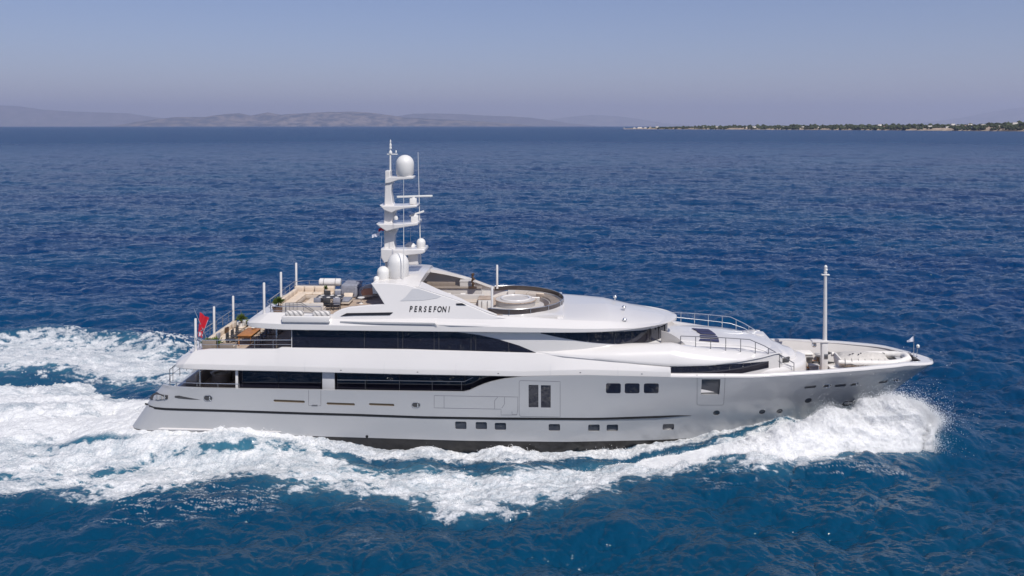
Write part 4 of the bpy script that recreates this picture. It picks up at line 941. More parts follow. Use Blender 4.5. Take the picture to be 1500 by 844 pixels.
# name boards / arch wings
def wy(x, z): return 4.34-.26*(z-8.9)
WG = [(484, 463.5), (490, 458), (500, 453), (512, 450), (540, 447.3), (563, 446.2), (553, 430), (543, 415.3), (548, 414.7), (570, 415), (594, 417), (620, 424), (648, 433), (670, 440), (690, 448.5), (705, 455), (718, 460.5), (742, 466), (700, 471), (484, 470)]
ol = [pxs(u, v, wy) for u, v in WG]
for sg in (-1, 1):
    mb = MB(); a = [(p.x, sg*-p.y, p.z) for p in ol]; b = [(p.x, sg*(-p.y-.22), p.z) for p in ol]; n = len(a)
    mb.add(a+b, [tuple(range(n)), tuple(range(n, 2*n))[::-1]]+[(k, k+n, (k+1) % n+n, (k+1) % n) for k in range(n)])
    o = mb.build('arch_wing', 'white', Y0, 30, .05)
    q = [pxs(u, v, wy) for u, v in [(586, 441), (594, 435), (604, 423), (613, 423), (625, 427), (646, 434), (640, 437), (620, 440)]]
    mb = MB(); mb.prism([(p.x, sg*(-p.y+.008), p.z) for p in q], (0, sg*.012, 0)); mb.build('grille_panel', 'grey_paint', o, 0)
    q = [pxs(u, v, wy) for u, v in [(499, 463), (508, 458.6), (576, 457.4), (571, 461.4), (520, 462)]]
    mb = MB(); mb.prism([(p.x, sg*(-p.y+.03), p.z) for p in q], (0, sg*.02, 0)); mb.build('air_slot', 'black', o, 0)
    q = [pxs(u, v, wy) for u, v in [(668, 444.5), (677, 444), (683, 447), (669, 446.8)]]
    mb = MB(); mb.prism([(p.x, sg*(-p.y+.03), p.z) for p in q], (0, sg*.02, 0)); mb.build('air_slot', 'black', o, 0)
    if sg < 0: wing = o
# slim fin under the name
def bSs(x, z): return bS(x)
for sg in (-1, 1):
    mb = MB(); P_ = [(498, 471.3, .01), (530, 471.8, .10), (560, 471.8, .17), (637, 472.8, .20), (640, 476.0, .16), (630, 477, .03)]
    rings = []
    for u_, v_, o_ in P_:
        x, z = px(u_, v_, -4.62); rings.append([(x, sg*4.50, z+.05), (x, sg*(4.55+o_), z+.02), (x, sg*(4.52+o_), z-.10), (x, sg*4.5, z-.16)])
    mb.loft(rings); mb.build('side_fin', 'white', Y0, 40)
    mb = MB(); P_ = [(640, 474, .02), (660, 474.2, .1), (700, 475.6, .06), (733, 477.4, .0)]
    rings = []
    for u_, v_, o_ in P_:
        x, z = px(u_, v_, -4.62); rings.append([(x, sg*4.50, z+.06), (x, sg*(4.58+o_), z-.08), (x, sg*(4.58+o_), z-.13), (x, sg*4.5, z-.14)])
    mb.loft(rings); mb.build('side_fin', 'white', Y0, 40)
# the name, letter by letter in one lettering mesh
def lettering(txt, u0, u1, v, hpx, fy, par, m):
    mb = MB(); n = len(txt); c0, c1 = pxs(u0, v, fy), pxs(u1, v+.6, fy); sc = (c0-CO).length/F; H_ = hpx*sc
    for i, ch in enumerate(txt):
        cu = bpy.data.curves.new('letter', 'FONT'); cu.body = ch; cu.size = H_/.70; cu.shear = .18; cu.offset = .012*H_/.3; cu.extrude = .008; cu.align_x = 'CENTER'
        o = bpy.data.objects.new('letter', cu); C.objects.link(o); bpy.context.view_layer.update()
        me = o.to_mesh(); p = c0.lerp(c1, (i+.5)/n)
        vs = []
        for q in me.vertices:
            x, z = p.x+q.co.x*.74, p.z+q.co.y-H_*.5; vs.append((x, -(fy(x, z)+.012)-q.co.z, z))
        mb.add(vs, [list(f.vertices) for f in me.polygons]); o.to_mesh_clear(); bpy.data.objects.remove(o)
    return mb.build('yacht_name', m, par, 0)
lettering('PERSEFONI', 598, 661, 452.5, 7.6, wy, wing, 'black')
# arch top carrying the domes
zP = pxs(575, 416, wy).z+.0
xP0, xP1 = px(548, 412, -3)[0], px(622, 400, -1)[0]
bP = 4.34-.26*(zP-8.9)-.05
mb = MB(); loftx(mb, [xP0, xP0+.15, xP0+.5, xP0+1.6], lambda x: [(0, zP-.75), (-bP+.25, zP-.75), (-bP+.02, zP-.15+min(0, 0)), (-bP+.1, zP), (0, zP+.16)])
mb.v = mb.v; mb.build('arch_top', 'white', Y0, 40)
mb = MB(); rings = []
for t in np.linspace(0, 1, 16):
    x = xP0+1.5+(xP1-xP0-1.5)*t; cut_ = 0 if t < .55 else (t-.55)/.45; zz_ = zP+.12*math.sin(t*2.4)-.08*t
    rings.append([(x, -bP+.02, zP-.75+.5*t), (x, -bP+.0, zP-.16-.0*t), (x, -bP*.8, zz_+.06), (x, 0, zz_+.14), (x, bP*.8, zz_+.06), (x, bP-.0, zP-.16), (x, bP-.02, zP-.75+.5*t)])
mb.loft(rings); mb.build('arch_top', 'white', Y0, 40)
# sloping bonnet running forward from the arch along both wings
for sg in (-1, 1):
    mb = MB(); rings = []
    for t in np.linspace(0, 1, 14):
        u_ = 610+118*t; v_ = np.interp(u_, [594, 620, 648, 670, 690, 705, 728], [417, 424, 433, 440, 448.5, 455, 463]); p = pxs(u_, v_-.6, wy); wdt = ip([(0, 1.5), (.25, .8), (.6, .42), (1, .25)], t)
        rings.append([(p.x, sg*-p.y, p.z), (p.x, sg*(-p.y-wdt), p.z+.10*(1-t)+.04), (p.x, sg*(-p.y-wdt), p.z-.12), (p.x, sg*(-p.y-.05), p.z-.22)])
    mb.loft(rings); mb.build('wing_coaming', 'white', Y0, 40)

# ---- domes, masts
def dome(name, u, vt, vb, wpx, y, par=Y0, flat_=.0, m='white_matt', n=28):
    x, zb = px(u, vb, y); zt = px(u, vt, y)[1]; r = wpx/2*((Vector((x, y, zb))-CO).length)/F*.985; h_ = zt-zb
    prof = [(r*.6, 0), (r*.86, .0), (r*.9, .05), (r*.90, .10), (r*.985, .16), (r, h_-r*1.0 if h_ > r*1.2 else h_*.3)]
    zc = prof[-1][1]
    for k in range(1, 9): t = R(90*k/8.6); prof.append((r*math.cos(t), zc+(h_-zc)*math.sin(t)))
    prof.append((.001, h_))
    return MB().lathe((x, y, zb), prof, n).build(name, m, par, 50)
dome('satellite_dome', 583.3, 370.5, 408.5, 31, -1.7); dome('satellite_dome', 561.3, 390, 410.5, 18, -2.2)
dome('satellite_dome', 593.3, 227, 258, 26.5, 0); dome('satellite_dome', 616.8, 349, 364, 13, 0)
dome('satellite_dome', 601, 355, 371, 18, .8); dome('camera_dome', 551.5, 404.5, 414, 8.5, -2.6)
# mast column
def mprism(mb, pts, y0, y1, taper=0):
    mb.prism([(px(u, v, 0)[0], y0, px(u, v, 0)[1]) for u, v in pts], (0, y1-y0, 0))
mast = MB(); mprism(mast, [(565.6, 249.5), (572.8, 249.5), (573.5, 262), (582, 261.5), (578, 265), (575, 271), (574.3, 280), (576.5, 297), (583, 305), (581, 311), (575.5, 324), (583, 337), (579.5, 344), (578.5, 355), (581, 366), (584, 390), (566, 392), (564.5, 366), (563.5, 330), (564.5, 300), (565.5, 262)], -.42, .42)
mast = mast.build('mast', 'white', Y0, 30, .05)
sp_ = MB(); mprism(sp_, [(566, 262), (573, 258.5), (607, 257.8), (607, 261.2), (585, 262.8), (573, 267), (566, 268)], -.55, .55); sp_.build('dome_bracket', 'white', mast, 30, .04)
for pts, wd_ in (([(559, 298.2), (564, 299.6), (590, 299.8), (612.5, 298.8), (613.2, 301.6), (596, 303.5), (583, 306.5), (577, 310), (566, 306)], .9), ([(554.8, 324.8), (562, 325.6), (590, 325.4), (614.8, 323), (615.3, 327), (598, 329.6), (584, 332), (570, 336), (560, 329.5)], 1.1)):
    b_ = MB(); mprism(b_, pts, -wd_, wd_); b_.build('spreader', 'white', mast, 30, .05)
b_ = MB(); mprism(b_, [(561.5, 361), (566, 361.5), (580, 362.5), (624.5, 362), (625.3, 366.6), (621, 368.6), (600, 371), (584, 374), (575, 380), (566, 382), (561.5, 374)], -1.0, 1.0); b_.build('spreader', 'white', mast, 30, .06)
b_ = MB(); mprism(b_, [(599.5, 369), (614, 368), (614.5, 386), (598, 386)], -.6, .6); b_.build('mast_locker', 'white', mast, 30, .05)
# top pole with lights
tp = MB(); x, z = px(571.8, 250, 0); zt2 = px(571.8, 206, 0)[1]; tp.tube([(x, 0, z-.1), (x, 0, z+1.2), (x, 0, zt2)], [.07, .06, .03], 8)
tp = tp.build('top_pole', 'white_matt', mast)
b_ = MB(); z = px(571, 226, 0)[1]; b_.box((x+.15, 0, z), (.75, .14, .07), .01); b_.build('light_bar', 'white_matt', tp)
for v_, r_ in ((223, .12), (216, .09), (212, .08), (207, .05)): b_ = MB(); z = px(571, v_, 0)[1]; b_.lathe((x+.02, 0, z-.1), [(r_, 0), (r_, .12), (r_*.4, .22)], 10); b_.build('signal_light', 'white_matt', tp)
b_ = MB(); z = px(571, 222.7, 0)[1]; b_.lathe((x+.42, 0, z-.06), [(.05, 0), (.05, .14), (.02, .18)], 8); b_.build('signal_light', 'white_matt', tp)
# radar scanners
def radar(u0, v0, u1, v1, bx, y):
    (xa, za), (xb2, zb2) = px(u0, v0, y), px(u1, v1, y)
    x, z = px(bx[0], bx[2], y); x2, z2 = px(bx[1], bx[1+2], y)[0], px(bx[1], bx[3], y)[1]
    b_ = MB(); b_.box(((x+x2)/2, y, (z+z2)/2), (abs(x2-x), .45, abs(z2-z)), .05); b_.tube([((x+x2)/2, y, z-.02), ((x+x2)/2, y, (za+zb2)/2)], .12, 10)
    o = b_.build('radar_unit', 'white_matt', mast)
    a = Vector((xa, y-.1, za)); b = Vector((xb2, y+.1, zb2)); c = (a+b)/2
    b_ = MB(); b_.box((0, 0, 0), ((b-a).length, .12, .14), .03, 0, tilt=-math.atan2(b.z-a.z, (b.x-a.x))); s_ = b_.build('radar_scanner', 'white_matt', o); s_.location = c
radar(581.5, 288.5, 633.5, 287, (600.5, 610.5, 290.5, 299), 0); radar(600, 316.5, 621, 309.5, (602.5, 613, 315.5, 325), -.2)
for (u0, v0, u1, v1, y, r_) in ((591.3, 262, 591.3, 418, -2.8, .03), (612.3, 223, 616.3, 384, .9, .035), (601.5, 334, 601.5, 356, .8, .012)):
    xa, za = px(u0, v0, y); xb2, zb2 = px(u1, v1, y); MB().tube([(xa, y, za), ((xa+xb2)/2, y, (za+zb2)/2), (xb2, y, zb2-.1)], [r_*.45, r_*.8, r_*1.3], 8).build('whip_antenna', 'white_matt', Y0)
for u_, v_ in ((609, 295), (563, 385)): pass
b_ = MB(); x, z = px(571, 339, -.45); b_.lathe((x, -.5, z-.1), [(.03, 0), (.12, .03), (.14, .12), (.10, .22), (.02, .25)], 12); b_.build('search_light', 'white_matt', mast)
b_ = MB(); x, z = px(580, 320, -.5); b_.lathe((x, -.5, z-.1), [(.13, 0), (.16, .12), (.12, .26), (.02, .33)], 12); b_.build('small_dome', 'white_matt', mast)

# ---- glass windscreen ring round the whirlpool deck
def ringpts(r_, n=40, a0=-112, a1=112):
    return [(ringc[0]+(r_+.05)*math.cos(R(a0+(a1-a0)*i/n)), r_*1.06*math.sin(R(a0+(a1-a0)*i/n))) for i in range(n+1)]
rp = ringpts(3.72)
mb = MB(); mb.loft([[(x, y, 9.24), (x, y, 9.56), (x*.998+ringc[0]*.002, y*.994, 9.56), (x*.998+ringc[0]*.002, y*.994, 9.24)] for x, y in rp])
wsr = mb.build('windscreen_ring', 'glass_brown', Y0, 40)
MB().tube([(x, y, 9.58) for x, y in rp], .022, 6).build('ring_rail', 'steel', wsr)
for i in range(0, 41, 4): x, y = rp[i]; MB().tube([(x+.02, y*1.008, 9.2), (x+.02, y*1.008, 9.58)], .025, 6).build('ring_post', 'steel', wsr)
# ---- awning poles
def pole(u, vt, vb, y, r_=.085):
    x, zb = px(u, vb, y); zt = px(u, vt, y)[1]; MB().tube([(x, y, zb-.15), (x, y, zb+.2), (x, y, zt-.05), (x, y, zt)], [r_*1.15, r_, r_, r_*.7], 12).build('awning_pole', 'white', Y0, 40)
pole(286.8, 466.5, 513, -3.95); pole(313.8, 449, 489, 0); pole(341.8, 433.5, 472, 3.85)
pole(387, 414, 458, -3.8); pole(411.7, 398.5, 434, -.3); pole(434, 385, 419, 3.6)
pole(720.8, 420, 458, -3.6); pole(728.2, 388, 420, 3.7)
# sundeck rails
zr_ = 9.22; xs0 = x0S+.75
railing('sundeck_aft_rail', [(px(560, 440, -3.9)[0]*.0+px(470, 440, -3.9)[0], -3.85, ZSD), (xs0+.9, -3.9, zr_-.1), (xs0+.35, -3.4, zr_), (xs0+.25, 3.4, zr_), (xs0+.9, 3.95, zr_), (px(545, 412, 4)[0], 4.0, zr_)], [1.0, .5, .62, .62, .62, .62], step=1.25)
# steps between sundeck and the deck below: slanted handrails
for yy in (-2.9, -3.5):
    xa_, xb3 = px(418, 440, yy)[0], px(441, 440, yy)[0]
    b_ = MB(); b_.tube([(xa_, yy, ZSD), (xa_, yy, ZSD+1.0), (xb3, yy, ZSD+1.05), (xb3+.9, yy, ZSD+.5), (xb3+.9, yy, ZSD)], .025, 6)
    for k in range(1, 4): xx = xa_+(xb3-xa_)*k/4; b_.tube([(xx, yy, ZSD), (xx, yy, ZSD+1.0)], .018, 6)
    b_.build('stair_rail', 'steel_dark', Y0)
# roof lights and small fittings
for u_, v_, zz_ in ((901, 435.5, 9.1), (914, 451, 9.05), (915, 469.5, 8.72)):
    x, y = pz(u_, v_, zz_); b_ = MB(); b_.lathe((x, y, zz_-.2), [(.05, 0), (.05, .14), (.13, .16), (.15, .27), (.08, .36), (.01, .38)], 12); b_.build('roof_light', 'steel', Y0)
# bow mast
bmz = 4.16; x, _ = px(1208, 540, 0)
b_ = MB(); zt2 = px(1208, 500, 0)[1]; b_.box((x-.05, 0, (bmz+zt2)/2), (.46, .46, zt2-bmz), .08); b_.box((x-.05, 0, bmz+.12), (.8, .8, .24), .08)
bm = b_.build('bow_mast', 'white', Y0)
z1 = px(1208, 390, 0)[1]; MB().tube([(x, 0, zt2-.1), (x, 0, zt2+3), (x, 0, z1)], [.15, .13, .10], 12).build('mast_tube', 'white', bm)
b_ = MB(); b_.box((x-.38, 0, zt2+.02), (1.15, .6, .14), .04); b_.build('mast_platform', 'white', bm)
b_ = MB(); z = px(1208, 402.5, 0)[1]; b_.box((x, 0, z), (.55, .3, .07), .02); b_.build('light_bar', 'white_matt', bm)
for v_ in (391, 395, 399): b_ = MB(); z = px(1208, v_, 0)[1]; b_.lathe((x+.02*(v_ % 3), 0, z-.08), [(.10, 0), (.13, .08), (.05, .2)], 10); b_.build('signal_light', 'white_matt', bm)
b_ = MB(); b_.lathe((x-.75, 0, zt2-.42), [(.10, 0), (.17, .1), (.16, .25), (.06, .34)], 12); b_.build('horn', 'steel', bm)
b_ = MB(); z = px(1208, 521, 0)[1]; b_.box((x+.02, -.24, z), (.26, .06, .34), .02); b_.build('control_box', 'steel_dark', bm)

# ------------------------------------------------------------------ things standing on the yacht
def put(name, label, cat, x, y, z, rot=0, group=None):
    o = bpy.data.objects.new(name, None); C.objects.link(o)
    o.matrix_world = ROOTM @ Matrix.Translation((x, y, z)) @ Matrix.Rotation(rot, 4, 'Z')
    return tag(o, label, cat, group)
def at(name, label, cat, u, v, z, rot=0, group=None, dx=0, dy=0):   # foot pixel on a deck level
    x, y = pz(u, v, z); return put(name, label, cat, x+dx, y+dy, z, rot, group)
def dup(root, u, v, z, label, rot=0):
    x, y = pz(u, v, z); r = root.copy(); C.objects.link(r); r.matrix_world = ROOTM @ Matrix.Translation((x, y, z)) @ Matrix.Rotation(rot, 4, 'Z'); r['label'] = label
    for ch in list(root.children):
        c = ch.copy(); C.objects.link(c); c.parent = r
        for g in ch.children: d = g.copy(); C.objects.link(d); d.parent = c
    return r
def bx(parent, name, c, d, m, r=.04, rot=0, tilt=0, seg=3): return MB().box(c, d, r, rot, seg, 0, tilt).build(name, m, parent, 40)
ZS, ZU, ZM, ZF = ZSD+.06, ZUD+.06, 3.41, 4.17
# --- sofas
def sofa(o, L_, D_=.95, m='cream', back=True, n=3, bh=.8, base='beige'):
    bx(o, 'base', (0, 0, .16), (L_, D_, .28), base, .04)
    for k in range(n): bx(o, 'seat_cushion', (-L_/2+L_*(k+.5)/n, -.08 if back else 0, .37), (L_/n-.03, D_-.2 if back else D_-.04, .17), m, .06)
    if back:
        bx(o, 'backrest', (0, D_/2-.08, bh/2), (L_, .14, bh), base, .05)
        for k in range(n): bx(o, 'back_cushion', (-L_/2+L_*(k+.5)/n, D_/2-.24, .62), (L_/n-.05, .2, .40), m, .08, tilt=0)
o = put('sofa', 'long cream sofa with thick back cushions along the far rail of the sun deck', 'sofa', pz(463, 420, ZS+.7)[0], 3.15, ZS); sofa(o, 3.1, 1.0, n=4, bh=.85)
xa_ = x0S+1.55
o = put('sofa', 'cream corner sofa along the aft edge of the sun deck', 'sofa', xa_+.1, .9, ZS, R(90)); sofa(o, 3.9, 1.05, n=4, bh=.75)
o = put('sofa', 'pale sofa on the sun deck with its back to the side, behind the stair rails', 'sofa', pz(447, 452, ZS+.3)[0], -1.9, ZS, R(180)); sofa(o, 2.9, .9, 'beige', n=3, bh=.78, base='inner')
o = put('ottoman', 'wide cream footstool between the sun deck sofas', 'footstool', xa_+1.9, .6, ZS); bx(o, 'base', (0, 0, .15), (1.2, 1.6, .22), 'beige'); bx(o, 'cushion', (0, 0, .34), (1.16, 1.56, .18), 'cream', .07)
# --- low tables
def table(o, a, b, h_, top, leg, n=4):
    bx(o, 'tabletop', (0, 0, h_), (a, b, .06), top, .02)
    for sx in (-1, 1):
        for sy in (-1, 1): MB().tube([(sx*(a/2-.1), sy*(b/2-.1), 0), (sx*(a/2-.1), sy*(b/2-.1), h_-.02)], .03, 8).build('leg', leg, o)
x_, y_ = pz(487, 436, ZS+.5)
o = put('dining_table', 'dark dining table on the sun deck laid with plates and glasses', 'table', x_, .2, ZS); table(o, 1.9, 1.2, .72, 'dark', 'steel')
for i, (a, b) in enumerate([(-.6, -.3), (0, -.35), (.6, -.3), (-.6, .3), (.1, .32), (.62, .3)]):
    q = put('plate', 'white plate on the dark sun deck table, ' + ['near left corner', 'near side middle', 'near right corner', 'far left corner', 'far side middle', 'far right corner'][i], 'plate', x_+a, .2+b, ZS+.75); q['group'] = 'plates on the sun deck table'
    MB().lathe((0, 0, 0), [(.07, 0), (.14, .015), (.15, .03), (.09, .022), (.001, .018)], 16).build('dish', 'tender_white', q)
# director's chairs
def chair(label, x, y, z, rot, m='grey_cloth', grp='chairs round the sun deck table', leg='dark'):
    o = put('deck_chair', label, 'chair', x, y, z, rot, grp)
    bx(o, 'seat', (0, 0, .45), (.5, .5, .07), m, .03); bx(o, 'backrest', (0, .26, .74), (.5, .07, .38), m, .03)
    for sx in (-1, 1):
        for sy in (-1, 1): MB().tube([(sx*.23, sy*.22, 0), (sx*.23, sy*.24, .45 if sy < 0 else .9)], .022, 6).build('leg', leg, o)
        MB().tube([(sx*.26, -.22, .45), (sx*.26, -.22, .66), (sx*.26, .24, .68)], .022, 6).build('armrest', leg, o)
    return o
for i, (a, b, r_, lb) in enumerate([(-.6, -.95, 180, 'nearest the stair rail'), (.1, -.95, 180, 'at the middle of the near side'), (.75, -.9, 190, 'at the near right corner'), (-.5, 1.0, 0, 'at the far left corner'), (.3, 1.0, 0, 'at the far right corner')]):
    chair(f'dark deck chair of the sun deck table, {lb}', x_+a, .2+b, ZS, R(r_), 'dark' if i % 2 else 'grey_cloth')
o = at('covered_bar', 'bulky bar under a dark grey cloth on the sun deck', 'bar', 512, 436, ZS, 0, dy=.9); bx(o, 'counter', (0, 0, .42), (1.15, 1.9, .84), 'grey_cloth', .1); bx(o, 'cover', (0, .1, .87), (1.25, 2.0, .18), 'grey_cloth', .08, tilt=.05); bx(o, 'flap', (-.1, -1.0, .62), (1.0, .1, .7), 'grey_cloth', .04)
o = at('sun_lounger', 'grey cushioned lounger in front of the covered bar', 'sun lounger', 508, 446, ZS, R(90), dx=-.1, dy=.3); bx(o, 'frame', (0, 0, .18), (1.5, .75, .14), 'beige'); bx(o, 'mattress', (-.1, 0, .32), (1.3, .7, .16), 'grey_cloth', .06); bx(o, 'headrest', (.62, 0, .48), (.4, .68, .14), 'cream', .05, tilt=-.7)
o = at('life_raft', 'white canister of a life raft on the far rail of the sun deck', 'life raft', 479, 419, ZS+.6, 0, dy=0); 
o.matrix_world = ROOTM @ Matrix.Translation((pz(479, 416, ZS+1.1)[0], 4.0, ZS+.72))
b_ = MB(); b_.tube([(-.85, 0, .32), (-.78, 0, .32), (.78, 0, .32), (.85, 0, .32)], [.22, .3, .3, .22], 16); b_.build('canister', 'white', o)
for sx in (-.45, .45): bx(o, 'cradle', (sx, 0, .06), (.1, .6, .16), 'steel', .02); MB().tube([(sx+.31*0, .31*math.cos(t), .32+.31*math.sin(t)) for t in np.linspace(-.4, math.pi+.4, 14)], .02, 6).build('strap', 'steel_dark', o)
o = at('armchair', 'rust brown armchair in the shade below the arch', 'armchair', 536, 440, ZS, R(200), dy=.5); bx(o, 'seat', (0, 0, .35), (.75, .75, .3), 'beige', .06); bx(o, 'backrest', (0, .34, .62), (.78, .16, .5), 'tile', .06); bx(o, 'seat_cushion', (0, -.03, .53), (.7, .66, .14), 'tile', .05)
for sx in (-1, 1): bx(o, 'armrest', (sx*.36, 0, .5), (.12, .72, .3), 'tile', .05)
o = at('armchair', 'dark grey armchair under the arch next to the rust brown one', 'armchair', 550, 436, ZS, R(180), dy=.6); bx(o, 'seat', (0, 0, .35), (.8, .8, .3), 'dark', .06); bx(o, 'backrest', (0, .36, .62), (.8, .16, .6), 'grey_cloth', .06)
for sx in (-1, 1): bx(o, 'armrest', (sx*.38, 0, .5), (.12, .76, .3), 'grey_cloth', .05)
o = at('side_table', 'small round white table beside the rust brown armchair', 'table', 529, 445, ZS); MB().lathe((0, 0, 0), [(.16, 0), (.16, .03), (.03, .05), (.03, .42), (.26, .44), (.26, .48), (.001, .48)], 18).build('pedestal_top', 'white_matt', o)
# parasol folded
# --- plants
def plant(label, u, v, z, hp_=.5, sp=.45, pot=(.25, .4), potm='pot', n=60, palm=False, dy=0, stem_=.0):
    o = at('potted_plant', label, 'plant', u, v, z, dy=dy, group=None)
    MB().lathe((0, 0, 0), [(pot[0]*.75, 0), (pot[0], pot[1]), (pot[0]*1.06, pot[1]), (pot[0]*.9, pot[1]-.05), (.001, pot[1]-.05)], 18).build('pot', potm, o)
    r_ = random.Random(int(u*7+v)); mb = MB()
    if stem_: MB().tube([(0, 0, pot[1]-.05), (.02, .02, pot[1]+stem_*.5), (0, 0, pot[1]+stem_)], [.06, .045, .04], 7).build('stem', 'pot', o)
    for i in range(n):
        a = r_.uniform(0, 6.283); el = r_.uniform(-.2, 1.4) if palm else r_.uniform(.1, 1.5); L_ = sp*r_.uniform(.6, 1.15); w_ = .035 if palm else .05
        b0 = Vector((0, 0, pot[1]+stem_)) if palm else Vector((r_.uniform(-1, 1)*pot[0]*.6, r_.uniform(-1, 1)*pot[0]*.6, pot[1]-.03+r_.uniform(0, hp_*.6)))
        d = Vector((math.cos(a)*math.cos(el), math.sin(a)*math.cos(el), math.sin(el))); s_ = d.cross(Vector((0, 0, 1))).normalized()
        m1 = b0+d*L_*.55+Vector((0, 0, .04)); e = b0+d*L_-Vector((0, 0, .12*L_ if palm else 0)); k = [b0-s_*w_*.3, m1-s_*w_, e, m1+s_*w_, b0+s_*w_*.3]
        mb.add(k, [(0, 1, 2), (0, 2, 3), (0, 3, 4)])
    mb.build('foliage', 'leaf', o, 0); return o
plant('bushy green plant in a brown pot at the aft near corner of the sun deck', 407.5, 457, ZS+.15, .55, .5, (.42, .35), n=150, stem_=.35, palm=True)
plant('small palm in a slim white pot beside the far rail of the upper deck', 353.5, 487, ZU, .5, .55, (.22, .75), 'white_matt', 90, True, stem_=.25)
plant('low shrub in a white planter at the near stern corner of the upper deck', 303, 512, ZU, .35, .35, (.35, .35), 'white_matt', 160)
plant('tangled grey green shrub in a planter behind the near rail of the upper deck', 316, 512, ZU, .4, .45, (.4, .3), 'pot', 160)
plant('leafy plant in a low pot between the teak table and the deck edge', 364, 484, ZU, .4, .4, (.2, .35), 'pot', 70)
plant('tiny plant in a vase among the plates of the sun deck table', 477, 427, ZS+.75, .2, .25, (.07, .16), 'white_matt', 40)
# --- upper deck aft
xu_ = x0A+2.1
o = put('sofa', 'long cream sofa across the stern of the upper deck', 'sofa', xu_-.35, .9, ZU, R(90)); sofa(o, 5.0, 1.1, n=5, bh=.8)
for i, (yy, cl, lb) in enumerate([(-.8, 'grey_cloth', 'dark cushion on the near part of the stern sofa'), (.9, 'bronze', 'brown cushion on the middle of the stern sofa'), (2.4, 'beige', 'sand coloured cushion on the far part of the stern sofa')]):
    q = put('cushion', lb, 'cushion', xu_-.45, yy, ZU+.5, R(80)); bx(q, 'pillow', (0, 0, .2), (.45, .16, .42), cl, .07)
o = put('sofa', 'cream daybed sofa running forward beside the stern sofa', 'sofa', xu_+1.7, 2.9, ZU, 0); sofa(o, 2.6, 1.1, n=3, bh=.6)
o = put('armchair', 'brown woven armchair by the near end of the stern sofa', 'armchair', pz(318, 500, ZU+.3)[0], -1.9, ZU, R(180)); bx(o, 'base', (0, 0, .2), (1.0, .8, .36), 'taupe', .05); bx(o, 'backrest', (0, .36, .5), (1.0, .14, .6), 'taupe', .05); bx(o, 'seat_cushion', (0, -.04, .44), (.84, .68, .14), 'grey_cloth', .05)
o = put('armchair', 'taupe armchair seen from behind through the near rail of the upper deck', 'armchair', pz(341, 506, ZU+.3)[0], -2.7, ZU, R(180)); bx(o, 'base', (0, 0, .2), (.95, .8, .36), 'taupe', .05); bx(o, 'backrest', (0, .36, .5), (.95, .14, .6), 'taupe', .05); bx(o, 'seat_cushion', (0, -.04, .44), (.8, .68, .14), 'beige', .05)
xt_, yt_ = pz(367, 486, ZU+.7)
o = put('dining_table', 'long varnished orange wood table on the upper deck', 'table', xt_, yt_-.2, ZU, R(90)); table(o, 2.3, 1.05, .74, 'orange_wood', 'orange_wood'); bx(o, 'apron', (0, 0, .62), (2.0, .9, .14), 'orange_wood', .02)
q = put('fruit_bowl', 'small white bowl standing on the orange wood table', 'bowl', xt_+.1, yt_+.5, ZU+.78); MB().lathe((0, 0, 0), [(.06, 0), (.12, .02), (.2, .12), (.18, .12), (.1, .05), (.001, .04)], 16).build('bowl_body', 'white_matt', q)
for i, (a, b, r_, lb) in enumerate([(-1.0, -1.1, 90, 'on its stern side, nearest'), (-1.0, -.1, 90, 'on its stern side, middle'), (-1.0, .9, 90, 'on its stern side, farthest'), (1.0, -1.1, -90, 'on its forward side, nearest'), (1.0, -.1, -90, 'on its forward side, middle'), (1.0, .9, -90, 'on its forward side, farthest')]):
    chair(f'dark chair at the orange wood table, {lb}', xt_+a, yt_-.2+b, ZU, R(r_), 'dark' if i < 3 else 'grey_cloth', 'chairs round the orange wood table')
# --- main deck aft
o = at('sofa', 'taupe sofa with scatter cushions on the shaded main deck at the stern', 'sofa', 279, 568, ZM, R(-90), dy=1.6); sofa(o, 2.6, 1.0, 'beige', n=3, bh=.75, base='taupe')
o = at('pouffe', 'round taupe armchair on the shaded main deck', 'armchair', 313, 569, ZM, dy=1.5); MB().lathe((0, 0, 0), [(.62, 0), (.68, .1), (.68, .62), (.60, .68), (.5, .64), (.48, .42), (.001, .42)], 24).build('tub_shell', 'taupe', o); MB().lathe((0, 0, .40), [(.46, 0), (.46, .1), (.36, .15), (.001, .15)], 20).build('seat_cushion', 'beige', o)
o = at('pouffe', 'second round armchair, by the saloon doors on the main deck', 'armchair', 329, 568, ZM, dy=2.2); MB().lathe((0, 0, 0), [(.5, 0), (.55, .1), (.55, .62), (.50, .68), (.4, .64), (.38, .42), (.001, .42)], 24).build('tub_shell', 'taupe', o); MB().lathe((0, 0, .40), [(.36, 0), (.36, .1), (.3, .15), (.001, .15)], 20).build('seat_cushion', 'beige', o)
o = at('side_table', 'small round side table in front of the main deck sofa', 'table', 300, 570, ZM, dy=2.2); MB().lathe((0, 0, 0), [(.25, 0), (.25, .03), (.04, .06), (.04, .48), (.45, .5), (.45, .54), (.001, .54)], 20).build('pedestal_top', 'inner', o)
# interior seen through the open side under the roof of the upper deck
bx(Y0, 'house_door', (px(405, 500, -2.5)[0], -2.4, 7.0), (.12, .16, 2.0), 'steel', .01)
for yy, m_ in ((-2.7, 'glass2'), (-.9, 'glass'), (.9, 'glass2'), (2.7, 'glass')): bx(uh, 'sliding_door', (XU0-.03, yy, 7.05), (.05, 1.7, 1.9), m_, .01)
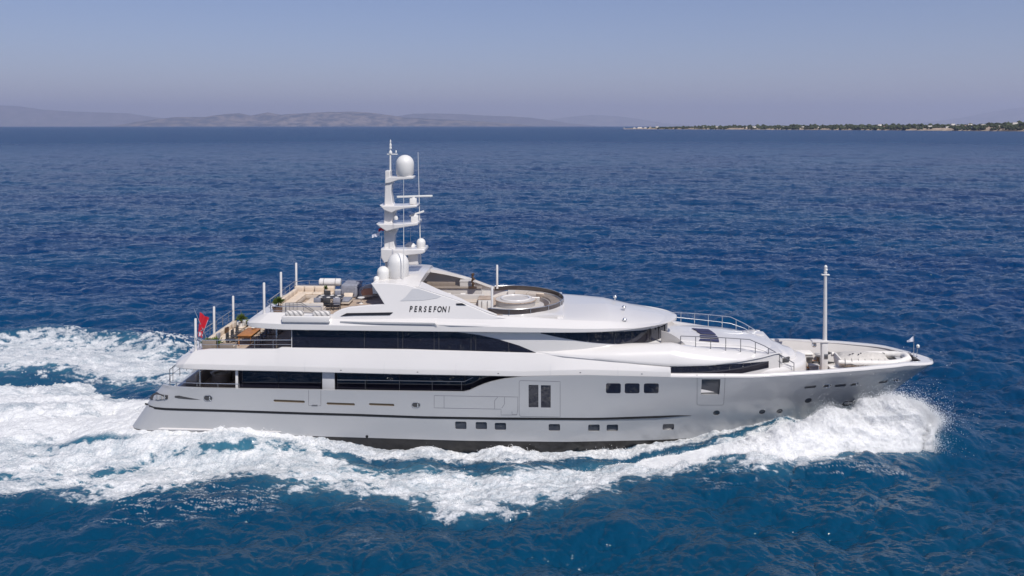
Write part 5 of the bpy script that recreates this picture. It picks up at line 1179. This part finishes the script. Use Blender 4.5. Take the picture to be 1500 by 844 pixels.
# --- pod with striped cushions on the outer skirt of the sun deck
x0_, z0_ = px(413, 472, -4.62); x1_, z1_ = px(483, 463.5, -4.62)
bx(Y0, 'side_locker', ((x0_+x1_)/2, -4.42, (z0_+z1_)/2), (x1_-x0_, .62, z1_-z0_), 'white', .06)
for i, (u0_, u1_, lb) in enumerate([(418, 444, 'nearer the stern'), (458, 483, 'nearer the arch')]):
    xa_, za_ = px(u0_, 463, -4.45); xb3, _ = px(u1_, 463, -4.45)
    o = put('bolster_cushion', f'striped grey and white cushion on the side locker, the one {lb}', 'cushion', (xa_+xb3)/2, -4.36, z1_-.02, 0, 'striped cushions on the side locker')
    MB().box((0, 0, .15), (xb3-xa_, .48, .34), .13, 0, 4).build('pillow', 'stripe_cloth', o, 50)
# --- ensign
x1_, z1_ = px(304, 489, 0); x2_, z2_ = px(284, 452, 0)
MB().tube([(x1_, 0, z1_-.5), (x2_, 0, z2_)], [.03, .018], 8).build('flag_staff', 'steel', Y0)
o = put('ensign', 'red ensign hanging from the slanted staff at the stern', 'flag', x2_+.42, 0, z2_-.55)
def cloth(pts_u, pts_v, m, o, name, fn, thick=.012):
    mb = MB(); nu, nv = pts_u, pts_v; V_ = [fn(i/(nu-1), j/(nv-1)) for i in range(nu) for j in range(nv)]; W_ = [(x, y+thick, z) for x, y, z in V_]
    F_ = [(i*nv+j, (i+1)*nv+j, (i+1)*nv+j+1, i*nv+j+1) for i in range(nu-1) for j in range(nv-1)]; n = nu*nv
    bd = [i*nv for i in range(nu)]+[(nu-1)*nv+j for j in range(1, nv)]+[i*nv+nv-1 for i in range(nu-2, -1, -1)]+[j for j in range(nv-2, 0, -1)]
    mb.add(V_+W_, F_+[tuple(k+n for k in reversed(f)) for f in F_]+[(bd[k], bd[(k+1) % len(bd)], bd[(k+1) % len(bd)]+n, bd[k]+n) for k in range(len(bd))]); return mb.build(name, m, o, 60)
def fl(a, b): return (.02-.16*b+.66*a*(1-.5*b), .09*math.sin(a*9+b*3)*(.3+a), .28-1.75*b-.45*a*(1-.7*b))
cloth(14, 16, 'red', o, 'red_cloth', fl)
cloth(6, 4, 'flag_white', o, 'badge', lambda a, b: tuple(Vector(fl(.25+.3*a, .80+.16*b))+Vector((0, -.02, 0))), .004)
cloth(3, 8, 'flag_white', o, 'white_edge', lambda a, b: tuple(Vector(fl(.93+.07*a, .1+.8*b))+Vector((0, -.02, 0))), .004)
# --- whirlpool deck
xw, yw = pz(756, 433, 9.45); yw = 0.0
wp = put('whirlpool_tub', 'round whirlpool bath full of bubbling water inside the glass ring', 'whirlpool', xw, yw, ZS)
MB().lathe((0, 0, 0), [(1.42, 0), (1.42, .62), (1.46, .68), (1.46, .76), (1.05, .78)], 48).build('tub_side', 'inner', wp, 40)
MB().lathe((0, 0, .70), [(1.50, .0), (1.50, .06), (1.08, .07), (1.08, .0)], 48).build('teak_rim', 'teak', wp, 40)
b_ = MB(); ringp = [(1.02*math.cos(t), 1.02*math.sin(t), .80) for t in np.linspace(0, 2*math.pi, 49)]; b_.tube(ringp, .075, 8, cap=False); b_.build('tub_lip', 'white', wp, 60)
MB().lathe((0, 0, .70), [(1.0, 0), (1.0, .05), (.5, .055), (.001, .05)], 40).build('water_surface', 'tub_water', wp, 60)
b_ = MB(); n = 20
for i in range(n):      # stepped bench around the tub, open towards the arch
    pass
b_.loft([[(1.42*math.cos(t), 1.42*math.sin(t), 0), (1.42*math.cos(t), 1.42*math.sin(t), .34), (2.05*math.cos(t), 2.05*math.sin(t), .34), (2.05*math.cos(t), 2.05*math.sin(t), 0)] for t in np.linspace(R(-150), R(30), 34)]); b_.build('step', 'inner', wp, 40)
o = put('ring_bench', 'curved pale cushioned bench following the forward half of the glass ring', 'bench', ringc[0], 0, ZS)
b_ = MB(); b_.loft([[(q*math.cos(t), q*1.04*math.sin(t), z) for q, z in ((3.55, 0), (3.55, .5), (2.75, .46), (2.72, 0))] for t in np.linspace(R(-28), R(88), 30)]); b_.build('base', 'inner', o, 40)
for k in range(6):
    t0 = -26+19*k; b_ = MB(); b_.loft([[(q*math.cos(t), q*1.04*math.sin(t), z) for q, z in ((3.5, .5), (3.48, .6), (2.85, .58), (2.8, .48))] for t in np.linspace(R(t0), R(t0+18), 8)]); b_.build('seat_cushion', 'taupe' if k < 4 else 'beige', o, 40)
def lounger(label, x, y, z, rot, m='cream'):
    o = put('sun_chair', label, 'sun chair', x, y, z, rot, 'white sun chairs beside the whirlpool')
    bx(o, 'seat', (0, 0, .26), (.75, .6, .12), m, .04); bx(o, 'backrest', (-.42, 0, .52), (.12, .6, .6), m, .04, tilt=-.45)
    for sx in (-1, 1):
        for sy in (-1, 1): MB().tube([(sx*.3, sy*.24, 0), (sx*.3, sy*.24, .22)], .025, 6).build('leg', 'white_matt', o)
lounger('white sun chair at the near side of the whirlpool', *pz(765, 450, ZS), ZS, R(200), 'tender_white'); lounger('white sun chair right of the whirlpool with its back to the glass', *pz(783, 443, ZS+.3), ZS, R(100), 'tender_white'); lounger('cream sun chair at the forward end inside the glass ring', *pz(793, 437, ZS+.3), ZS, R(80), 'cream')
o = put('side_table', 'low wooden table between the white sun chairs', 'table', *pz(752, 449, ZS+.3), ZS); table(o, .7, .5, .36, 'orange_wood', 'white_matt')
o = put('cabinet', 'white cabinet with a teak top at the near entrance of the whirlpool deck', 'cabinet', *pz(711, 449, ZS+.2), ZS); bx(o, 'body', (0, 0, .4), (.95, 1.1, .8), 'white_matt', .03); bx(o, 'countertop', (0, 0, .83), (1.0, 1.15, .06), 'teak', .02)
for i, u_ in enumerate((706, 716)): MB().tube([(i*.4-.2, -.62, .02), (i*.4-.2, -.62, .75)], .02, 6).build('handle', 'steel', o)
o = put('bench', 'long white bench below the arch opening', 'bench', pz(690, 432, ZS+.4)[0], .3, ZS); bx(o, 'body', (0, 0, .22), (2.3, .8, .44), 'inner', .04); bx(o, 'cushion', (0, 0, .49), (2.2, .76, .12), 'beige', .05); bx(o, 'backrest', (0, .38, .5), (2.3, .12, .8), 'inner', .04)
o = put('bar_counter', 'long low bar counter along the far side under the arch', 'bar', pz(668, 420, ZS+.5)[0], 2.6, ZS); bx(o, 'counter', (0, 0, .5), (4.4, .7, 1.0), 'inner', .04); bx(o, 'countertop', (0, -.03, 1.03), (4.5, .85, .06), 'taupe', .02); bx(o, 'upstand', (-1.0, .3, 1.2), (2.4, .1, .3), 'taupe', .02)
for i in range(3): 
    q = put('bar_stool', f'white bar stool at the long counter, {["nearest the mast", "in the middle of three", "nearest the whirlpool"][i]}', 'stool', pz(668, 420, ZS+.5)[0]-1.3+i*1.1, 1.75, ZS, 0, 'stools at the long counter')
    MB().lathe((0, 0, 0), [(.2, 0), (.2, .02), (.03, .04), (.03, .66), (.001, .66)], 12).build('pedestal', 'steel', q); bx(q, 'seat', (0, 0, .7), (.38, .36, .08), 'tender_white', .03)
o = put('locker_box', 'square white locker at the forward end of the bar counter', 'locker', pz(690, 414, ZS+.9)[0]-.1, 3.0, ZS); bx(o, 'body', (0, 0, .7), (1.1, .7, 1.4), 'inner', .04); bx(o, 'lid', (0, 0, 1.43), (1.14, .74, .07), 'inner', .02)
o = put('sculpture', 'dark bronze sculpture of stacked knots on a round base', 'sculpture', pz(693.5, 420, ZS+1.0)[0], 2.2, ZS+1.07)
MB().lathe((0, 0, 0), [(.32, 0), (.32, .06), (.1, .1), (.001, .1)], 18).build('base', 'bronze', o)
b_ = MB(); b_.tube([(.0, 0, .08), (.07, .02, .3), (-.05, 0, .48), (.08, .0, .66), (-.03, 0, .82), (.03, 0, .98), (0, 0, 1.08)], [.06, .13, .07, .14, .06, .13, .09], 10); b_.build('figure', 'bronze', o, 60)
# --- foredeck gear
def tender():
    c = pz(1278, 536, 4.9); o = put('tender_boat', 'white inflatable tender lashed down on the foredeck under a pale cover', 'tender', c[0], .15, ZF+.42, R(-4))
    L_, W_ = 5.0, 2.1; r_ = .24; pth = [(-L_/2, -W_/2+.05, .72), (-1.2, -W_/2, .68), (.8, -W_/2, .72), (1.7, -W_/2+.15, .80), (2.15, -W_/2+.45, .88), (2.35, -.45, .95), (2.38, 0, .97), (2.35, .45, .95), (2.15, W_/2-.45, .92), (1.7, W_/2-.15, .86), (.8, W_/2, .78), (-1.2, W_/2, .72), (-L_/2, W_/2-.05, .74)]
    MB().tube(pth, [.14]+[r_]*11+[.14], 14).build('inflatable_tube', 'tender_white', o, 60)
    b_ = MB(); b_.loft([[(x, -w_, .66), (x, -w_*.7, .30), (x, 0, .12+k), (x, w_*.7, .30), (x, w_, .66)] for x, w_, k in ((-2.4, .95, 0), (-1, 1.0, 0), (.8, 1.0, .03), (1.7, .75, .15), (2.2, .3, .35))]); b_.build('boat_hull', 'tender_white', o, 40)
    b_ = MB(); rings = []
    for x, h_ in ((-2.3, .78), (-1.9, 1.02), (-1.2, 1.12), (-.4, 1.2), (.3, 1.14), (.9, 1.05), (1.0, .85)):
        rings.append([(x, y, z+ .03*math.sin(x*7+y*5)) for y, z in ((-.98, .8), (-.8, .84+.1*h_), (-.4, h_-.02), (0, h_+.05), (.4, h_-.02), (.8, .86+.12*h_), (.98, .8), (.9, .6), (-.9, .6))])
    b_.loft(rings); b_.build('cover', 'canvas', o, 60)
    bx(o, 'cockpit_floor', (1.55, 0, .66), (1.1, 1.4, .06), 'dark', .01); bx(o, 'bow_step', (1.95, 0, .76), (.5, 1.0, .12), 'grey_paint', .03)
    bx(o, 'transom', (-2.3, 0, .62), (.12, 1.6, .6), 'tender_white', .03)
    lw = MB(); lw.tube([(x, -W_/2-.20+.02*math.sin(x*9), .62+.06*math.sin(x*6.3)) for x in np.linspace(-2.3, 1.9, 40)], .022, 6); lw.build('grab_line', 'dark', o)
    for x in np.linspace(-2.1, 1.5, 9): MB().tube([(x, -W_/2-.24, .55), (x+.03, -W_/2-.1, .88), (x+.05, -W_/2+.1, .98)], .018, 5).build('lashing', 'dark', o)
    for i, x in enumerate((-1.6, -1.35, -1.0, -.8)): bx(o, 'cleat', (x, -.5+.2*(i % 2), 1.14+.02*i), (.14, .08, .05), 'dark', .02, rot=.5*i)
    MB().tube([(.9, .0, 1.03), (1.05, .6, 1.0), (1.0, .95, .95)], .03, 6).build('cover_hem', 'dark', o)
    for x in (-1.5, 1.1): bx(o, 'chock', (x, 0, -.05), (.14, 1.7, .74), 'grey_paint', .03)
    return o
tender()
def rollpipe(label, u, v, z, L_, r_, m, rot, dy=0, tilt=0):
    x, y = pz(u, v, z+.3); o = put('fender', label, 'fender', x, y+dy, z, rot); MB().tube([(-L_/2, 0, r_-tilt), (-L_/2+.1, 0, r_-tilt), (L_/2-.1, 0, r_+tilt), (L_/2, 0, r_+tilt)], [r_*.7, r_, r_, r_*.7], 14).build('roll', m, o, 50)
    for s_ in (-1, 1): MB().lathe((s_*L_*.28, 0, 0), [(.02, 0), (.02, .02)], 5).build('tie', 'dark', o)
    return o
rollpipe('grey rolled fender lying at the aft end of the tender', 1251, 534, ZF+.35, 1.5, .24, 'taupe', R(-28), 0, .1)
rollpipe('white rolled fender lying beside the grey one', 1239, 530, ZF+.25, 1.0, .22, 'tender_white', R(60), .4)
o = put('deck_crate', 'white rounded crate on the foredeck just forward of the bow mast', 'crate', *pz(1224, 541, ZF+.5), ZF); bx(o, 'body', (0, 0, .32), (.95, .7, .6), 'tender_white', .12); bx(o, 'lid', (0, 0, .66), (.98, .73, .12), 'tender_white', .05); bx(o, 'latch', (0, -.37, .55), (.12, .04, .16), 'dark', .01)
o = put('deck_box', 'long pale deck box with rounded lid at the far side of the foredeck', 'deck box', *pz(1174, 522, ZF+.6), ZF); bx(o, 'body', (0, 0, .4), (1.4, .8, .8), 'inner', .08); bx(o, 'lid', (0, 0, .86), (1.5, .9, .22), 'tender_white', .1)
def winch(label, x, y, grp='dark winches on the foredeck'):
    o = put('winch', label, 'winch', x, y, ZF, 0, grp); MB().lathe((0, 0, 0), [(.34, 0), (.34, .12), (.2, .16), (.17, .42), (.26, .56), (.26, .64), (.12, .68), (.001, .68)], 20).build('drum', 'steel_dark', o, 40); bx(o, 'motor', (.42, 0, .18), (.4, .3, .3), 'dark', .05)
    return o
winch('dark winch in front of the pale deck box', *pz(1186, 528, ZF+.4)); winch('dark winch just left of the bow mast foot', *pz(1200, 526, ZF+.4)); winch('dark winch under the aft end of the tender', *pz(1236, 541, ZF+.3))
for i, (u_, v_, lb) in enumerate([(1219, 527, 'left one'), (1229, 527, 'right one')]):
    o = put('ventilation_horn', f'curved dark ventilation pipe behind the bow mast, the {lb} of the pair', 'vent pipe', *pz(u_, v_, ZF+.3), ZF, 0, 'curved dark pipes behind the bow mast'); s_ = 1 if i else -1
    MB().tube([(0, 0, 0), (0, 0, .5), (s_*.04, 0, .68), (s_*.16, 0, .78), (s_*.3, 0, .78)], [.08, .08, .09, .10, .13], 10).build('pipe', 'dark', o, 60)
for i, (u_, v_, m_, L_, r_) in enumerate([(1188, 531, 'orange_wood', 1.6, 2), (1195, 540, 'orange_wood', 1.9, -6), (1212, 532, 'dark', 1.2, 0)]):
    o = put('deck_beam', ['varnished wooden beam at the far side of the winches', 'varnished wooden beam nearest the gunwale aft of the bow mast', 'dark beam lying right behind the bow mast'][i], 'beam', *pz(u_, v_, ZF+.15), ZF, R(r_)); bx(o, 'beam_body', (0, 0, .22), (L_, .24, .10), m_, .02)
    for s_ in (-1, 1): bx(o, 'foot', (s_*L_*.38, 0, .08), (.12, .3, .18), 'dark', .01)
o = put('equipment_stand', 'dark folding stand against the far bulwark', 'stand', pz(1257, 520, ZF+.5)[0], 2.55, ZF); bx(o, 'panel', (0, 0, .95), (.8, .12, .36), 'steel_dark', .02); MB().tube([(-.1, 0, 0), (0, 0, .8)], .04, 6).build('leg', 'steel_dark', o)
for u_ in (1233, 1251): 
    x_ = pz(u_, 515, 5)[0]; b_ = MB(); b_.box((x_, hull_y(x_, 4.8)-.30, 4.8), (.10, .12, .8), .02); b_.build('bulwark_stay', 'inner', Y0)
for u_ in (1200, 1222, 1242): x_ = pz(u_, 515, 5)[0]; b_ = MB(); b_.box((x_, hull_y(x_, 4.8)-.27, 4.85), (.7, .05, .22), .02); b_.build('bulwark_hatch', 'grey_paint', Y0)
# bow flag and jackstaff lamp
x_, z_ = px(1338.5, 526, 0); zt_ = px(1338.5, 489, 0)[1]
js = MB().tube([(x_, 0, z_-.1), (x_, 0, zt_)], [.03, .014], 8).build('jack_staff', 'steel', Y0)
o = put('bow_pennant', 'small white and blue flag flying from the jack staff at the bow', 'flag', x_, 0, zt_-.55)
cloth(10, 6, 'flag_white', o, 'flag_cloth', lambda a, b: (-.46*a, .06*math.sin(a*8), .40*(1-b)*(1-.75*a)-.05*a-.02*math.sin(a*9)))
x_, z_ = px(1344.5, 524, 0); zt_ = px(1344.5, 508, 0)[1]
ls = MB().tube([(x_-.12, 0, z_-.1), (x_, 0, zt_-.05)], .025, 8).build('lamp_post', 'steel', Y0); MB().lathe((x_, 0, zt_-.08), [(.05, 0), (.11, .05), (.12, .16), (.05, .24), (.001, .25)], 12).build('anchor_lamp', 'white_matt', ls)
for y_ in (-.45, .45): b_ = MB(); x2_ = x_-.35; z2_ = zg(x2_)+.1; b_.tube([(x2_, y_, z2_-.05), (x2_, y_, z2_+.18)], .05, 8); b_.tube([(x2_-.16, y_, z2_+.17), (x2_+.16, y_, z2_+.17)], .035, 8); b_.build('bow_cleat', 'steel', Y0)
# dark vent hood on the shoulder of the coachroof, near and far
for sg in (-1, 1):
    x_, z_ = px(1150, 528, -2.0); b_ = MB(); b_.loft([[(x_-.28, sg*1.85, z_-.22), (x_-.28, sg*1.85, z_+.12), (x_-.28, sg*2.15, z_+.10), (x_-.28, sg*2.15, z_-.24)], [(x_+.30, sg*1.75, z_-.05), (x_+.34, sg*1.75, z_+.22), (x_+.34, sg*2.0, z_+.24), (x_+.28, sg*2.05, z_-.10)]]); b_.build('vent_hood', 'dark', Y0, 30, .03)
# small courtesy flags on the mast halyard
for i, (u_, v_, m_, lb) in enumerate([(563.5, 334, 'red', 'tiny dark red courtesy flag on the mast halyard'), (554, 343, 'flag_white', 'tiny white pennant blowing aft from the mast')]):
    x_, z_ = px(u_, v_, -.6); o = put('courtesy_flag', lb, 'flag', x_, -.6, z_); cloth(8, 5, m_, o, 'flag_cloth', lambda a, b: (-.55*a+.1, .05*math.sin(a*9), .22*(.5-b)-.15*a+.04*math.sin(a*12)))
MB().tube([tuple(Vector((px(560, 328, -.6)[0], -.6, px(560, 328, -.6)[1]))), tuple(Vector((px(556, 412, -1.2)[0], -1.2, px(556, 412, -1.2)[1])))], .008, 4).build('halyard', 'flag_white', Y0)

# more foredeck gear
for i, (u_, v_, lb) in enumerate([(1178, 535, 'coil of pale mooring rope aft of the bow mast'), (1245, 527, 'coil of pale mooring rope beside the far end of the fenders')]):
    o = put('rope_coil', lb, 'rope', *pz(u_, v_, ZF+.1), ZF); MB().tube([((.34-.012*k*.3)*math.cos(k*.5), (.34-.012*k*.3)*math.sin(k*.5), .04+.012*k*.45) for k in range(50)], .035, 6).build('rope', 'beige', o, 60)
for i, (u_, yy, lb) in enumerate([(1170, 3.2, 'steel twin bollard by the far bulwark, the one farther aft'), (1228, 2.75, 'steel twin bollard by the far bulwark, the one nearer the tender')]):
    o = put('deck_bollard', lb, 'bollard', pz(u_, 515, 4.9)[0], yy, ZF, 0, 'twin bollards on the foredeck'); bx(o, 'base_plate', (0, 0, .04), (.9, .3, .06), 'steel_dark', .01)
    for s_ in (-1, 1): MB().lathe((s_*.26, 0, .06), [(.10, 0), (.10, .36), (.14, .38), (.14, .46), (.001, .48)], 14).build('bitt', 'steel', o)
o = put('fire_hose_box', 'small red fire hose box on the far bulwark of the foredeck', 'hose box', pz(1213, 512, 5)[0], 3.35, ZF+.3); bx(o, 'cabinet', (0, 0, .25), (.34, .16, .42), 'red', .02); bx(o, 'handle', (0, -.09, .25), (.1, .03, .04), 'steel', .005)
o = put('deck_crate', 'low grey crate against the front of the deckhouse', 'crate', *pz(1192, 537, ZF+.3), ZF); bx(o, 'body', (0, 0, .2), (.7, .5, .4), 'grey_cloth', .04); bx(o, 'lid', (0, 0, .42), (.74, .54, .07), 'inner', .03)
